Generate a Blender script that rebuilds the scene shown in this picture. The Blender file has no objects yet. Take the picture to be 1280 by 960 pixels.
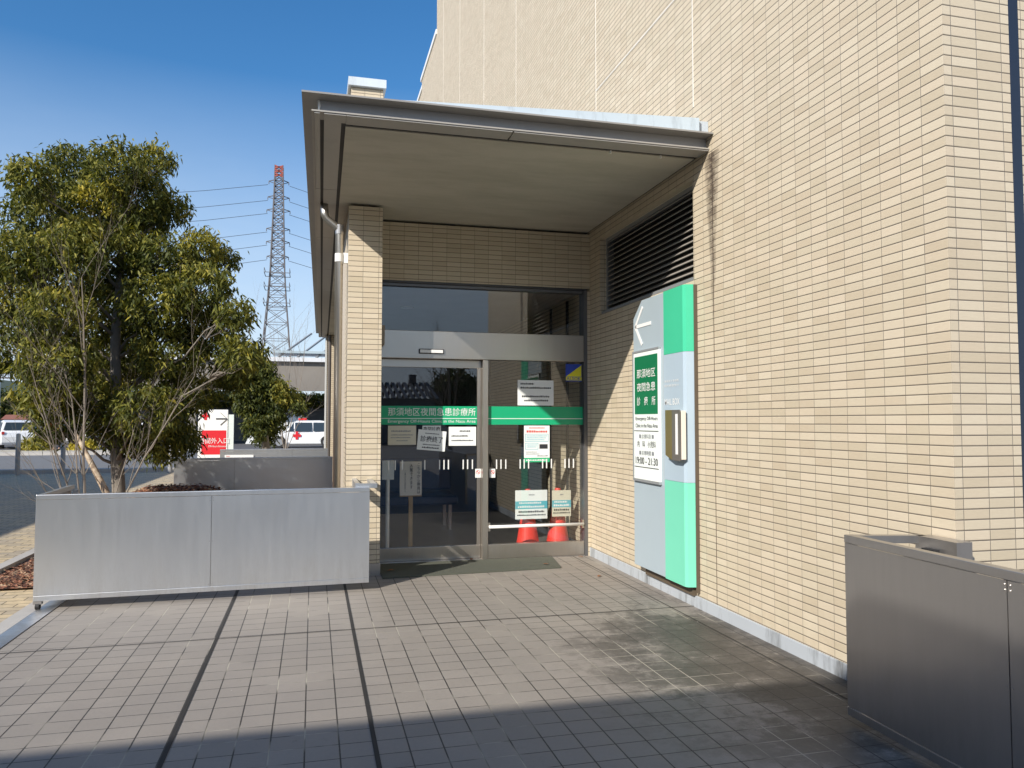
import bpy, bmesh, math, random
import numpy as np
from mathutils import Vector, Matrix

random.seed(7)
rng = np.random.default_rng(7)
SC = bpy.context.scene
COL = SC.collection

# ------------------------------------------------------------------ camera
F_PX, YAW, PITCH, ROLL, EYE = 965.6, 0.2514, 0.0483, -0.001, 1.46
_fw = Vector((math.sin(YAW)*math.cos(PITCH), math.cos(YAW)*math.cos(PITCH), math.sin(PITCH)))
_rt = Vector((math.cos(YAW), -math.sin(YAW), 0)); _up = _rt.cross(_fw)
_ir = math.cos(ROLL)*_rt - math.sin(ROLL)*_up
_iu = math.sin(ROLL)*_rt + math.cos(ROLL)*_up
EYEP = Vector((0, 0, EYE))
cam = bpy.data.cameras.new('camera'); cam.sensor_width = 36.0; cam.lens = F_PX/1280*36
cam.clip_start = 0.05; cam.clip_end = 3000
camo = bpy.data.objects.new('camera', cam); COL.objects.link(camo)
camo.matrix_world = Matrix(((_ir.x, _iu.x, -_fw.x, 0), (_ir.y, _iu.y, -_fw.y, 0), (_ir.z, _iu.z, -_fw.z, EYE), (0, 0, 0, 1)))
SC.camera = camo

# ------------------------------------------------------------------ light
SUNV = Vector((1.236, 1.12, -1.0)).normalized()          # the way the light travels
SUN_EL = math.asin(-SUNV.z)
SUN_AZ = math.atan2(-SUNV.x, -SUNV.y)                    # compass bearing of the sun, clockwise from +Y
world = bpy.data.worlds.new('World'); SC.world = world; world.use_nodes = True
wn, wl = world.node_tree.nodes, world.node_tree.links
wn.clear()
wo = wn.new('ShaderNodeOutputWorld'); wb = wn.new('ShaderNodeBackground')
sky = wn.new('ShaderNodeTexSky'); sky.sky_type = 'NISHITA'; sky.sun_disc = False
sky.sun_elevation = SUN_EL; sky.sun_rotation = SUN_AZ
sky.air_density = 1.0; sky.dust_density = 0.6; sky.ozone_density = 2.6; sky.altitude = 200
wb.inputs['Strength'].default_value = 0.087
# thin high cloud, only where the sky is low over the horizon
wtc = wn.new('ShaderNodeTexCoord'); wmp = wn.new('ShaderNodeMapping'); wmp.inputs['Scale'].default_value = (1.6, 1.6, 5.0)
wno = wn.new('ShaderNodeTexNoise'); wno.inputs['Scale'].default_value = 1.7; wno.inputs['Detail'].default_value = 5; wno.inputs['Roughness'].default_value = .62
wcr = wn.new('ShaderNodeValToRGB'); wcr.color_ramp.elements[0].position = .30; wcr.color_ramp.elements[1].position = .68; wcr.color_ramp.elements[0].color = (.75, .75, .75, 1)
wsx = wn.new('ShaderNodeSeparateXYZ'); wmr = wn.new('ShaderNodeMapRange')
wmr.inputs[1].default_value = .40; wmr.inputs[2].default_value = .07
wmu = wn.new('ShaderNodeMath'); wmu.operation = 'MULTIPLY'
wm2 = wn.new('ShaderNodeMath'); wm2.operation = 'MULTIPLY'; wm2.inputs[1].default_value = .95
wmx = wn.new('ShaderNodeMixRGB'); wmx.inputs['Color2'].default_value = (6.3, 7.3, 8.7, 1)
wl.new(wtc.outputs['Generated'], wmp.inputs['Vector']); wl.new(wmp.outputs[0], wno.inputs['Vector'])
wl.new(wno.outputs['Fac'], wcr.inputs[0]); wl.new(wtc.outputs['Generated'], wsx.inputs[0]); wl.new(wsx.outputs['Z'], wmr.inputs[0])
wl.new(wcr.outputs['Color'], wmu.inputs[0]); wl.new(wmr.outputs[0], wmu.inputs[1]); wl.new(wmu.outputs[0], wm2.inputs[0])
whs = wn.new('ShaderNodeHueSaturation'); whs.inputs['Saturation'].default_value = 1.30; whs.inputs['Value'].default_value = 1.46
wl.new(sky.outputs[0], whs.inputs['Color'])
wl.new(wm2.outputs[0], wmx.inputs['Fac']); wl.new(whs.outputs[0], wmx.inputs['Color1'])
wl.new(wmx.outputs[0], wb.inputs['Color']); wl.new(wb.outputs[0], wo.inputs[0])

sun = bpy.data.lights.new('sun', 'SUN'); sun.energy = 4.9; sun.angle = math.radians(.53); sun.color = (1.0, .94, .85)
suno = bpy.data.objects.new('sun', sun); COL.objects.link(suno); suno.location = (-20, -20, 30)
suno.rotation_euler = SUNV.to_track_quat('-Z', 'Y').to_euler()
SC.view_settings.view_transform = 'Standard'; SC.view_settings.look = 'None'
SC.view_settings.gamma = 1.0; SC.view_settings.exposure = 0.36
try: SC.view_settings.use_curve_mapping = False
except Exception: pass
SC.cycles.max_bounces = 8; SC.cycles.transparent_max_bounces = 16
SC.cycles.sample_clamp_indirect = 4.0

# ------------------------------------------------------------------ helpers
def ray(px, py): return _fw + _ir*((px-640)/F_PX) + _iu*((480-py)/F_PX)
def at(px, py, axis, val):
    """a point of the real plane (axis = val), measured in the photograph"""
    d = ray(px, py); t = (val-EYEP[axis])/d[axis]; return EYEP + d*t
def XA(px, y): return at(px, 527, 1, y).x

def tag(o, label=None, cat=None, group=None, kind=None):
    if label: o['label'] = label
    if cat: o['category'] = cat
    if group: o['group'] = group
    if kind: o['kind'] = kind
    return o
def empty(name, loc=(0, 0, 0), rz=0):
    o = bpy.data.objects.new(name, None); COL.objects.link(o); o.empty_display_size = .2
    o.location = loc; o.rotation_euler = (0, 0, rz); return o
def origin_of(o):
    v = Vector((0, 0, 0))
    while o is not None: v += Vector(o.location); o = o.parent
    return v
def link_mesh(name, me, mats, parent=None, loc=None):
    o = bpy.data.objects.new(name, me); COL.objects.link(o)
    if not isinstance(mats, (list, tuple)): mats = [mats]
    for m in mats: me.materials.append(m)
    if parent is not None: o.parent = parent
    if loc is not None: o.location = loc
    return o
def children(o): return [c for c in bpy.data.objects if c.parent == o]
def copy_tree(o, parent=None):
    c = o.copy(); COL.objects.link(c); c.parent = parent
    for ch in children(o): copy_tree(ch, c)
    return c

SPLIT = {'rail_bracket', 'fixing_clip', 'safety_dash', 'rivet', 'post', 'leg', 'soffit_band', 'parapet_cap', 'transom_frame', 'movement_joint', 'blue_box', 'trim', 'column', 'stem', 'roof_bar', 'power_line', 'board_trim', 'rule_line', 'arm', 'railing', 'foot'}
class MB:
    """collects faces in world coordinates, links them as one mesh"""
    def __init__(s): s.v = []; s.f = []; s.m = []
    def face(s, pts, m=0):
        n = len(s.v); s.v += [tuple(p) for p in pts]; s.f.append(tuple(range(n, n+len(pts)))); s.m.append(m); return s
    def box(s, x0, y0, z0, x1, y1, z1, m=0):
        x0, x1 = min(x0, x1), max(x0, x1); y0, y1 = min(y0, y1), max(y0, y1); z0, z1 = min(z0, z1), max(z0, z1)
        n = len(s.v)
        s.v += [(x0,y0,z0),(x1,y0,z0),(x1,y1,z0),(x0,y1,z0),(x0,y0,z1),(x1,y0,z1),(x1,y1,z1),(x0,y1,z1)]
        for q in ((0,3,2,1),(4,5,6,7),(0,1,5,4),(1,2,6,5),(2,3,7,6),(3,0,4,7)): s.f.append(tuple(n+i for i in q)); s.m.append(m)
        return s
    def beam(s, a, b, w, h, m=0, up=(0, 0, 1)):
        a = Vector(a); b = Vector(b); d = (b-a).normalized(); upv = Vector(up)
        if abs(d.dot(upv)) > .99: upv = Vector((0, 1, 0))
        sx = d.cross(upv).normalized(); sz = sx.cross(d).normalized()
        n = len(s.v)
        for p in (a, b):
            for i, j in ((-1,-1),(1,-1),(1,1),(-1,1)): s.v.append(tuple(p+sx*(i*w/2)+sz*(j*h/2)))
        for q in ((0,1,2,3),(7,6,5,4),(0,4,5,1),(1,5,6,2),(2,6,7,3),(3,7,4,0)): s.f.append(tuple(n+i for i in q)); s.m.append(m)
        return s
    def tube(s, pts, rad, seg=10, m=0, cap=True):
        pts = [Vector(p) for p in pts]
        if not isinstance(rad, (list, tuple)): rad = [rad]*len(pts)
        n0 = len(s.v); prev = None
        for i, p in enumerate(pts):
            d = (pts[min(i+1, len(pts)-1)]-pts[max(i-1, 0)]).normalized()
            if prev is None:
                a = Vector((0, 0, 1)) if abs(d.z) < .9 else Vector((1, 0, 0))
                u = d.cross(a).normalized()
            else: u = (prev - d*prev.dot(d)).normalized()
            prev = u; w = d.cross(u)
            for k in range(seg):
                t = 2*math.pi*k/seg; s.v.append(tuple(p+(u*math.cos(t)+w*math.sin(t))*rad[i]))
        for i in range(len(pts)-1):
            for k in range(seg):
                a = n0+i*seg+k; b = n0+i*seg+(k+1) % seg
                s.f.append((a, b, b+seg, a+seg)); s.m.append(m)
        if cap:
            s.f.append(tuple(n0+k for k in range(seg))[::-1]); s.m.append(m)
            s.f.append(tuple(n0+(len(pts)-1)*seg+k for k in range(seg))); s.m.append(m)
        return s
    def prism(s, poly, a, b, m=0, axis=1):
        """poly: 2D outline; extruded along axis from a to b (axis 1: poly is x,z; axis 0: y,z; axis 2: x,y)"""
        def P(p, t): return {0: (t, p[0], p[1]), 1: (p[0], t, p[1]), 2: (p[0], p[1], t)}[axis]
        n = len(s.v); k = len(poly)
        s.v += [P(p, a) for p in poly]+[P(p, b) for p in poly]
        s.f.append(tuple(range(n, n+k))); s.m.append(m); s.f.append(tuple(range(n+2*k-1, n+k-1, -1))); s.m.append(m)
        for i in range(k): s.f.append((n+i, n+k+i, n+k+(i+1) % k, n+(i+1) % k)); s.m.append(m)
        return s
    def islands(s):
        par = list(range(len(s.v)))
        def fd(a):
            while par[a] != a: par[a] = par[par[a]]; a = par[a]
            return a
        for f in s.f:
            r0 = fd(f[0])
            for q in f[1:]: par[fd(q)] = r0
        out = {}
        for f, m in zip(s.f, s.m):
            mb = out.setdefault(fd(f[0]), (MB(), {})); g, mp = mb; nf = []
            for q in f:
                if q not in mp: mp[q] = len(g.v); g.v.append(s.v[q])
                nf.append(mp[q])
            g.f.append(tuple(nf)); g.m.append(m)
        return [g for g, _ in out.values()]
    def build(s, name, mats, parent=None, bevel=0, smooth=False, recalc=True):
        if name in SPLIT:
            parts = s.islands()
            if len(parts) > 1:
                for g in parts[:-1]: g.build(name, mats, parent, bevel, smooth, recalc)
                return parts[-1].build(name, mats, parent, bevel, smooth, recalc)
        me = bpy.data.meshes.new(name); off = origin_of(parent) if parent is not None else Vector((0, 0, 0))
        me.from_pydata([(x-off.x, y-off.y, z-off.z) for x, y, z in s.v], [], s.f)
        me.polygons.foreach_set('material_index', s.m)
        if recalc:
            bm = bmesh.new(); bm.from_mesh(me); bmesh.ops.recalc_face_normals(bm, faces=bm.faces); bm.to_mesh(me); bm.free()
        if smooth: me.polygons.foreach_set('use_smooth', [True]*len(me.polygons))
        me.update()
        o = link_mesh(name, me, mats, parent)
        if bevel:
            b = o.modifiers.new('bevel', 'BEVEL'); b.width = bevel; b.segments = 2; b.limit_method = 'ANGLE'
        return o

# ------------------------------------------------------------------ materials
class NT:
    def __init__(s, name):
        s.mat = bpy.data.materials.new(name); s.mat.use_nodes = True
        s.n, s.l = s.mat.node_tree.nodes, s.mat.node_tree.links
        s.b = s.n['Principled BSDF']; s.out = s.n['Material Output']
    def math(s, op, a, b=None, c=None, clamp=False):
        n = s.n.new('ShaderNodeMath'); n.operation = op; n.use_clamp = clamp
        for i, v in enumerate((a, b, c)):
            if v is None: continue
            if isinstance(v, (int, float)): n.inputs[i].default_value = v
            else: s.l.new(v, n.inputs[i])
        return n.outputs[0]
    def mix(s, fac, a, b, mode='MIX'):
        n = s.n.new('ShaderNodeMixRGB'); n.blend_type = mode
        for k, v in (('Fac', fac), ('Color1', a), ('Color2', b)):
            if isinstance(v, (int, float)): n.inputs[k].default_value = v
            elif isinstance(v, (tuple, list)): n.inputs[k].default_value = tuple(v)+((1,) if len(v) == 3 else ())
            else: s.l.new(v, n.inputs[k])
        return n.outputs[0]
    def pos(s): return s.n.new('ShaderNodeNewGeometry').outputs['Position']
    def obj(s): return s.n.new('ShaderNodeTexCoord').outputs['Object']
    def noise(s, vec, scale, detail=4, rough=.55, scl=None):
        if scl:
            m = s.n.new('ShaderNodeMapping'); m.inputs['Scale'].default_value = scl; s.l.new(vec, m.inputs['Vector']); vec = m.outputs[0]
        n = s.n.new('ShaderNodeTexNoise'); n.inputs['Scale'].default_value = scale; n.inputs['Detail'].default_value = detail
        n.inputs['Roughness'].default_value = rough; s.l.new(vec, n.inputs['Vector']); return n.outputs['Fac']
    def ramp(s, v, stops):
        n = s.n.new('ShaderNodeValToRGB'); r = n.color_ramp
        while len(r.elements) < len(stops): r.elements.new(.5)
        for e, (p, c) in zip(r.elements, stops):
            e.position = p; e.color = (c, c, c, 1) if isinstance(c, (int, float)) else tuple(c)+(1,)
        s.l.new(v, n.inputs[0]); return n.outputs[0]
    def bump(s, h, strength=.3, dist=.01):
        n = s.n.new('ShaderNodeBump'); n.inputs['Strength'].default_value = strength; n.inputs['Distance'].default_value = dist
        s.l.new(h, n.inputs['Height']); s.l.new(n.outputs[0], s.b.inputs['Normal']); return n
    def set(s, **k):
        for a, v in k.items():
            i = s.b.inputs[a.replace('_', ' ')]
            if isinstance(v, (int, float)): i.default_value = v
            elif isinstance(v, (tuple, list)): i.default_value = tuple(v)+((1,) if len(v) == 3 else ())
            else: s.l.new(v, i)
        return s

def plain(name, col, rough=.5, metal=0, var=.12, scale=3, bump=0, coord='pos', spec=None):
    t = NT(name); v = t.pos() if coord == 'pos' else t.obj()
    n = t.noise(v, scale, 5, .6)
    dark = tuple(c*(1-var) for c in col); lite = tuple(min(1, c*(1+var)) for c in col)
    t.set(Base_Color=t.mix(n, dark, lite), Roughness=rough, Metallic=metal)
    if spec is not None: t.set(Specular_IOR_Level=spec)
    if bump: t.bump(t.noise(v, scale*14, 3), bump, .004)
    return t.mat

def wall_tile(name, c1=(.580,.508,.385), c2=(.500,.430,.312), mortar=(.165,.140,.112), pw=.15, ph=.05, jv=.0026, jh=.0052, zo=.0444, xo=2.995, yo=3.04):
    """stack-bonded 150 x 50 mm wall tile"""
    t = NT(name); g = t.n.new('ShaderNodeNewGeometry'); sp = t.n.new('ShaderNodeSeparateXYZ'); t.l.new(g.outputs['Position'], sp.inputs[0])
    sn = t.n.new('ShaderNodeSeparateXYZ'); t.l.new(g.outputs['True Normal'], sn.inputs[0])
    isx = t.math('GREATER_THAN', t.math('ABSOLUTE', sn.outputs['X']), .5)
    uy = t.math('DIVIDE', t.math('SUBTRACT', sp.outputs['Y'], yo), pw); ux = t.math('DIVIDE', t.math('SUBTRACT', sp.outputs['X'], xo), pw)
    u = t.math('ADD', t.math('MULTIPLY', uy, isx), t.math('MULTIPLY', ux, t.math('SUBTRACT', 1, isx)))
    v = t.math('DIVIDE', t.math('SUBTRACT', sp.outputs['Z'], zo), ph)
    fu, fv = t.math('FRACT', u), t.math('FRACT', v)
    du = t.math('MULTIPLY', t.math('MINIMUM', fu, t.math('SUBTRACT', 1, fu)), pw)      # metres to the nearest joint centre
    dv = t.math('MULTIPLY', t.math('MINIMUM', fv, t.math('SUBTRACT', 1, fv)), ph)
    ju = t.math('LESS_THAN', du, jv/2); jj = t.math('LESS_THAN', dv, jh/2)
    joint = t.math('MAXIMUM', ju, jj)
    cb = t.n.new('ShaderNodeCombineXYZ'); t.l.new(t.math('FLOOR', u), cb.inputs[0]); t.l.new(t.math('FLOOR', v), cb.inputs[1])
    wn_ = t.n.new('ShaderNodeTexWhiteNoise'); wn_.noise_dimensions = '3D'; t.l.new(cb.outputs[0], wn_.inputs['Vector'])
    rnd = t.ramp(wn_.outputs['Value'], [(0, .95), (.25, .6), (.5, .45), (.75, .3), (1, 0)])
    p = g.outputs['Position']
    grain = t.noise(p, 60, 4, .75, (.35, .35, 3.2)); broad = t.noise(p, .7, 4, .6)
    tile = t.mix(rnd, c1, c2)
    tile = t.mix(.22, tile, t.ramp(grain, [(.3, .40), (.7, .62)]), 'OVERLAY')
    hue = t.n.new('ShaderNodeSeparateColor'); t.l.new(wn_.outputs['Color'], hue.inputs[0])
    tile = t.mix(t.math('MULTIPLY', hue.outputs[1], .35), tile, (1.0, .93, .92), 'MULTIPLY')
    tile = t.mix(t.math('MULTIPLY', broad, .16), tile, (.80, .72, .62), 'MULTIPLY')
    # rain streaks: long vertical stains
    streak = t.ramp(t.noise(p, 2.2, 5, .65, (2.6, 2.6, .12)), [(.56, 0), (.78, 1)])
    tile = t.mix(t.math('MULTIPLY', streak, .07), tile, (.30, .25, .19))
    # efflorescence and dirt low on the wall
    lowd = t.math('MULTIPLY', t.ramp(t.noise(p, 3.2, 6, .7, (1, 1, .5)), [(.5, 0), (.7, 1)]), t.math('SUBTRACT', 1, t.math('MULTIPLY', sp.outputs['Z'], 1.3), clamp=True))
    tile = t.mix(t.math('MULTIPLY', lowd, .25), tile, (.80, .70, .54))
    col = t.mix(joint, tile, mortar)
    t.set(Base_Color=col, Roughness=.55, Specular_IOR_Level=.35)
    h = t.math('MULTIPLY', t.math('MINIMUM', t.math('DIVIDE', du, jv), 1), t.math('MINIMUM', t.math('DIVIDE', dv, jh), 1))
    hb1 = t.math('MULTIPLY', t.math('SUBTRACT', hue.outputs[0], .5), t.math('MULTIPLY', fu, .9)); hb2 = t.math('MULTIPLY', t.math('SUBTRACT', hue.outputs[2], .5), t.math('MULTIPLY', fv, .6))
    t.bump(t.math('ADD', h, t.math('ADD', hb1, hb2)), .6, .005)
    return t.mat

def floor_tile(name):
    """150 mm square floor tiles, worn and stained"""
    t = NT(name); g = t.n.new('ShaderNodeNewGeometry'); P = g.outputs['Position']
    sp = t.n.new('ShaderNodeSeparateXYZ'); t.l.new(P, sp.inputs[0])
    u = t.math('DIVIDE', t.math('SUBTRACT', sp.outputs['X'], .284), .1515); v = t.math('DIVIDE', t.math('SUBTRACT', sp.outputs['Y'], 3.80), .1515)
    fu, fv = t.math('FRACT', u), t.math('FRACT', v)
    du = t.math('MULTIPLY', t.math('MINIMUM', fu, t.math('SUBTRACT', 1, fu)), .1515)
    dv = t.math('MULTIPLY', t.math('MINIMUM', fv, t.math('SUBTRACT', 1, fv)), .1515)
    wob = t.math('MULTIPLY', t.noise(P, 30, 2), .0016)
    joint = t.math('MAXIMUM', t.math('LESS_THAN', t.math('SUBTRACT', du, wob), .0026), t.math('LESS_THAN', t.math('SUBTRACT', dv, wob), .0019))
    cb = t.n.new('ShaderNodeCombineXYZ'); t.l.new(t.math('FLOOR', u), cb.inputs[0]); t.l.new(t.math('FLOOR', v), cb.inputs[1])
    w = t.n.new('ShaderNodeTexWhiteNoise'); w.noise_dimensions = '3D'; t.l.new(cb.outputs[0], w.inputs['Vector'])
    base = t.mix(w.outputs['Value'], (.265, .236, .203), (.300, .268, .232))
    cl = t.noise(P, .9, 6, .65); base = t.mix(t.ramp(cl, [(.35, 0), (.7, 1)]), base, (.235, .212, .188))
    fine = t.noise(P, 55, 4, .7); base = t.mix(.30, base, t.ramp(fine, [(.25, .36), (.75, .68)]), 'OVERLAY')
    # black mould that grows beside the wall
    d = t.math('MULTIPLY', t.math('SUBTRACT', sp.outputs['X'], 1.25), .80, clamp=True)
    dy = t.math('SUBTRACT', 1, t.math('MULTIPLY', t.math('ABSOLUTE', t.math('SUBTRACT', sp.outputs['Y'], 4.3)), .42), clamp=True)
    dd = t.math('MULTIPLY', d, dy)
    mould = t.ramp(t.math('ADD', t.math('ADD', t.math('MULTIPLY', t.noise(P, 1.5, 4, .6), .55), t.math('MULTIPLY', t.noise(P, 9, 8, .8), .45)), t.math('MULTIPLY', dd, .23)), [(.545, 0), (.63, .8), (.72, 1)])
    mould = t.math('MULTIPLY', mould, t.math('MULTIPLY', dd, 2.2, clamp=True), clamp=True)
    base = t.mix(t.math('MULTIPLY', mould, .88), base, (.045, .040, .034))
    grime = t.ramp(t.noise(P, 6.0, 9, .8, (1, .7, 1)), [(.60, 0), (.72, 1)])
    base = t.mix(t.math('MULTIPLY', grime, .38), base, (.11, .10, .09))
    # pale rings and droppings
    spots = t.n.new('ShaderNodeTexVoronoi'); spots.inputs['Scale'].default_value = 3.3; t.l.new(P, spots.inputs['Vector'])
    base = t.mix(t.math('MULTIPLY', t.math('LESS_THAN', spots.outputs['Distance'], .022), .6), base, (.45, .43, .40))
    # the joints: dark grout, in places pale with lime
    lime = t.ramp(t.noise(P, 1.7, 3, .6, (1, .6, 1)), [(.53, 0), (.60, 1)])
    grout = t.mix(lime, (.042, .037, .032), (.36, .33, .27))
    col = t.mix(joint, base, grout)
    t.set(Base_Color=col, Roughness=t.math('ADD', .42, t.math('MULTIPLY', fine, .3)), Specular_IOR_Level=.4)
    h = t.math('MULTIPLY', t.math('MINIMUM', t.math('DIVIDE', du, .004), 1), t.math('MINIMUM', t.math('DIVIDE', dv, .004), 1))
    h = t.math('ADD', h, t.math('ADD', t.math('MULTIPLY', fine, .25), t.math('MULTIPLY', w.outputs['Value'], .35)))
    t.bump(h, .5, .003)
    return t.mat

def brick_paving(name):
    t = NT(name); P = t.pos(); b = t.n.new('ShaderNodeTexBrick')
    m = t.n.new('ShaderNodeMapping'); m.inputs['Rotation'].default_value = (0, 0, math.radians(0)); t.l.new(P, m.inputs['Vector']); t.l.new(m.outputs[0], b.inputs['Vector'])
    b.inputs['Scale'].default_value = 1; b.inputs['Brick Width'].default_value = .24; b.inputs['Row Height'].default_value = .12
    b.inputs['Mortar Size'].default_value = .005; b.inputs['Color1'].default_value = (.50, .40, .25, 1); b.inputs['Color2'].default_value = (.34, .29, .22, 1)
    b.inputs['Mortar'].default_value = (.09, .075, .05, 1); b.inputs['Bias'].default_value = -.1
    n = t.noise(P, 8, 6, .7); col = t.mix(.5, b.outputs['Color'], t.ramp(n, [(.3, .3), (.7, .8)]), 'OVERLAY')
    t.set(Base_Color=col, Roughness=.8); t.bump(b.outputs['Fac'], -.5, .005); return t.mat

def asphalt(name, c=(.07, .07, .072)):
    t = NT(name); P = t.pos(); f = t.noise(P, 160, 3, .8); b = t.noise(P, .35, 5, .6)
    col = t.mix(f, tuple(x*.65 for x in c), tuple(x*1.5 for x in c)); col = t.mix(t.math('MULTIPLY', b, .5), col, tuple(x*1.6 for x in c))
    t.set(Base_Color=col, Roughness=.85); t.bump(f, .3, .004); return t.mat

def steel(name, col=(.72, .735, .75), rough=.38, streak=.06, aniso=.45):
    """brushed stainless sheet with faint smears"""
    t = NT(name); P = t.pos(); s = t.noise(P, 22, 4, .6, (1, 1, .10)); fine = t.noise(P, 420, 2, .5, (1, 1, .02)); big = t.noise(P, 1.1, 4, .6, (1, 1, .5))
    c = t.mix(s, tuple(x*(1-streak) for x in col), col)
    c = t.mix(t.math('MULTIPLY', big, .25), c, tuple(x*.8 for x in col))
    spv = t.n.new('ShaderNodeSeparateXYZ'); t.l.new(P, spv.inputs[0])
    splash = t.math('MULTIPLY', t.ramp(t.noise(P, 6, 6, .75, (1, 1, .22)), [(.45, 0), (.72, 1)]), t.math('SUBTRACT', 1, t.math('MULTIPLY', spv.outputs['Z'], 2.2), clamp=True))
    c = t.mix(t.math('MULTIPLY', splash, .55), c, (.34, .32, .29))
    r = t.math('ADD', rough-.06, t.math('ADD', t.math('MULTIPLY', s, .09), t.math('MULTIPLY', splash, .15)))
    t.set(Base_Color=c, Roughness=r, Metallic=.92, Anisotropic=aniso)
    dent = t.noise(P, 1.6, 2, .5, (1, 1, 1.3)); t.bump(t.math('ADD', dent, t.math('MULTIPLY', fine, .004)), .28, .02); return t.mat

def sheet_metal(name, col, rough=.45, stain=.35, metal=0.0, streakcol=(.05, .05, .05)):
    t = NT(name); P = t.pos(); st = t.ramp(t.noise(P, 5, 6, .7, (1, 1, .18)), [(.52, 0), (.72, 1)]); b = t.noise(P, 1.2, 4)
    c = t.mix(b, tuple(x*.9 for x in col), tuple(min(1, x*1.08) for x in col)); c = t.mix(t.math('MULTIPLY', st, stain), c, streakcol)
    t.set(Base_Color=c, Roughness=t.math('ADD', rough, t.math('MULTIPLY', b, .12)), Metallic=metal); return t.mat

def foliage(name, stops):
    t = NT(name); a = t.n.new('ShaderNodeAttribute'); a.attribute_name = 'tint'
    c = t.ramp(a.outputs['Fac'], stops)
    n = t.n
    t.set(Base_Color=c, Roughness=.55, Specular_IOR_Level=.25)
    tr = n.new('ShaderNodeBsdfTranslucent'); t.l.new(t.mix(1.0, c, (.9, 1.0, .35), 'MULTIPLY'), tr.inputs['Color'])
    mx = n.new('ShaderNodeMixShader'); mx.inputs[0].default_value = .28
    t.l.new(t.b.outputs[0], mx.inputs[1]); t.l.new(tr.outputs[0], mx.inputs[2]); t.l.new(mx.outputs[0], t.out.inputs[0]); return t.mat

def glass(name, tint=(.965, .975, .97), refl=.058):
    t = NT(name); n = t.n
    tr = n.new('ShaderNodeBsdfTransparent'); tr.inputs['Color'].default_value = tint+(1,)
    gl = n.new('ShaderNodeBsdfGlossy'); gl.inputs['Roughness'].default_value = .004; gl.inputs['Color'].default_value = (.95, .97, 1, 1)
    lw = n.new('ShaderNodeLayerWeight'); lw.inputs['Blend'].default_value = .5
    f = t.math('ADD', t.math('MULTIPLY', t.math('POWER', lw.outputs['Facing'], 5), .9), refl, clamp=True)
    nb = n.new('ShaderNodeBump'); nb.inputs['Strength'].default_value = .012; nb.inputs['Distance'].default_value = .02
    t.l.new(t.noise(t.pos(), 1.3, 1), nb.inputs['Height']); t.l.new(nb.outputs[0], gl.inputs['Normal'])
    mx = n.new('ShaderNodeMixShader'); t.l.new(f, mx.inputs[0]); t.l.new(tr.outputs[0], mx.inputs[1]); t.l.new(gl.outputs[0], mx.inputs[2])
    t.l.new(mx.outputs[0], t.out.inputs[0]); return t.mat

M = {}
M['tile'] = wall_tile('wall_tile')
M['floor'] = floor_tile('floor_tile')
M['brick'] = brick_paving('brick_paving')
M['asphalt'] = asphalt('asphalt', (.075, .075, .08))
M['road'] = asphalt('road_asphalt', (.13, .13, .13))
M['concrete'] = plain('concrete', (.42, .40, .37), .8, var=.2, scale=4, bump=.3)
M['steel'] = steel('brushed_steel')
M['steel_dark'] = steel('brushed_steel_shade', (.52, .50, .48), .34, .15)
M['frame'] = steel('door_frame_steel', (.50, .46, .41), .33, .06, .3)
M['black'] = plain('black_rubber', (.02, .02, .02), .6)
M['dark'] = plain('dark_recess', (.02, .02, .022), .7)
M['white'] = plain('white_paint', (.78, .78, .76), .4, var=.04)
M['red'] = plain('red_paint', (.62, .02, .03), .4, var=.06)
M['blue'] = plain('blue_ink', (.02, .06, .40), .4, var=.05)
M['yellow'] = plain('yellow_ink', (.80, .72, .03), .4, var=.05)
M['ink'] = plain('black_ink', (.025, .025, .03), .5, var=.05)
M['grey_ink'] = plain('grey_ink', (.22, .23, .25), .5, var=.05)
M['red_ink'] = plain('red_ink', (.60, .06, .05), .5, var=.05)
M['cyan_ink'] = plain('cyan_ink', (.10, .42, .50), .5, var=.05)

# ------------------------------------------------------------------ text
def text_mesh(body, size, spacing=1.0, bold=0):
    c = bpy.data.curves.new('txt', 'FONT'); c.body = body; c.size = size; c.offset = bold*.00025; c.align_x = 'CENTER'; c.align_y = 'CENTER'
    c.space_character = spacing; c.resolution_u = 3
    o = bpy.data.objects.new('txt', c); COL.objects.link(o)
    me = bpy.data.meshes.new_from_object(o.evaluated_get(bpy.context.evaluated_depsgraph_get()))
    bpy.data.objects.remove(o); bpy.data.curves.remove(c); return me
def lettering(name, body, width, height, centre, normal, mat, parent=None, spacing=1.0, tilt=0.0, bold=0):
    """text fitted to width x height (m), lying on a plane that faces the given normal"""
    me = text_mesh(body, .1, spacing, bold)
    co = np.empty(len(me.vertices)*3); me.vertices.foreach_get('co', co); co = co.reshape(-1, 3)
    lo, hi = co.min(0), co.max(0); co[:, :2] -= ((lo+hi)/2)[:2]
    co[:, 0] *= width/max(1e-6, (hi-lo)[0]); co[:, 1] *= height/max(1e-6, (hi-lo)[1]); co[:, 2] = 0
    nz = Vector(normal).normalized(); ux = Vector((0, 0, 1)).cross(nz).normalized(); uy = nz.cross(ux)
    ca, sa = math.cos(tilt), math.sin(tilt)
    x = co[:, 0]*ca-co[:, 1]*sa; y = co[:, 0]*sa+co[:, 1]*ca
    off = origin_of(parent) if parent is not None else Vector((0, 0, 0)); c0 = Vector(centre)-off
    out = np.array(c0)[None, :]+x[:, None]*np.array(ux)[None, :]+y[:, None]*np.array(uy)[None, :]
    me.vertices.foreach_set('co', out.ravel()); me.update(); me.name = name; me.materials.clear()
    return link_mesh(name, me, mat, parent)

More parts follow.
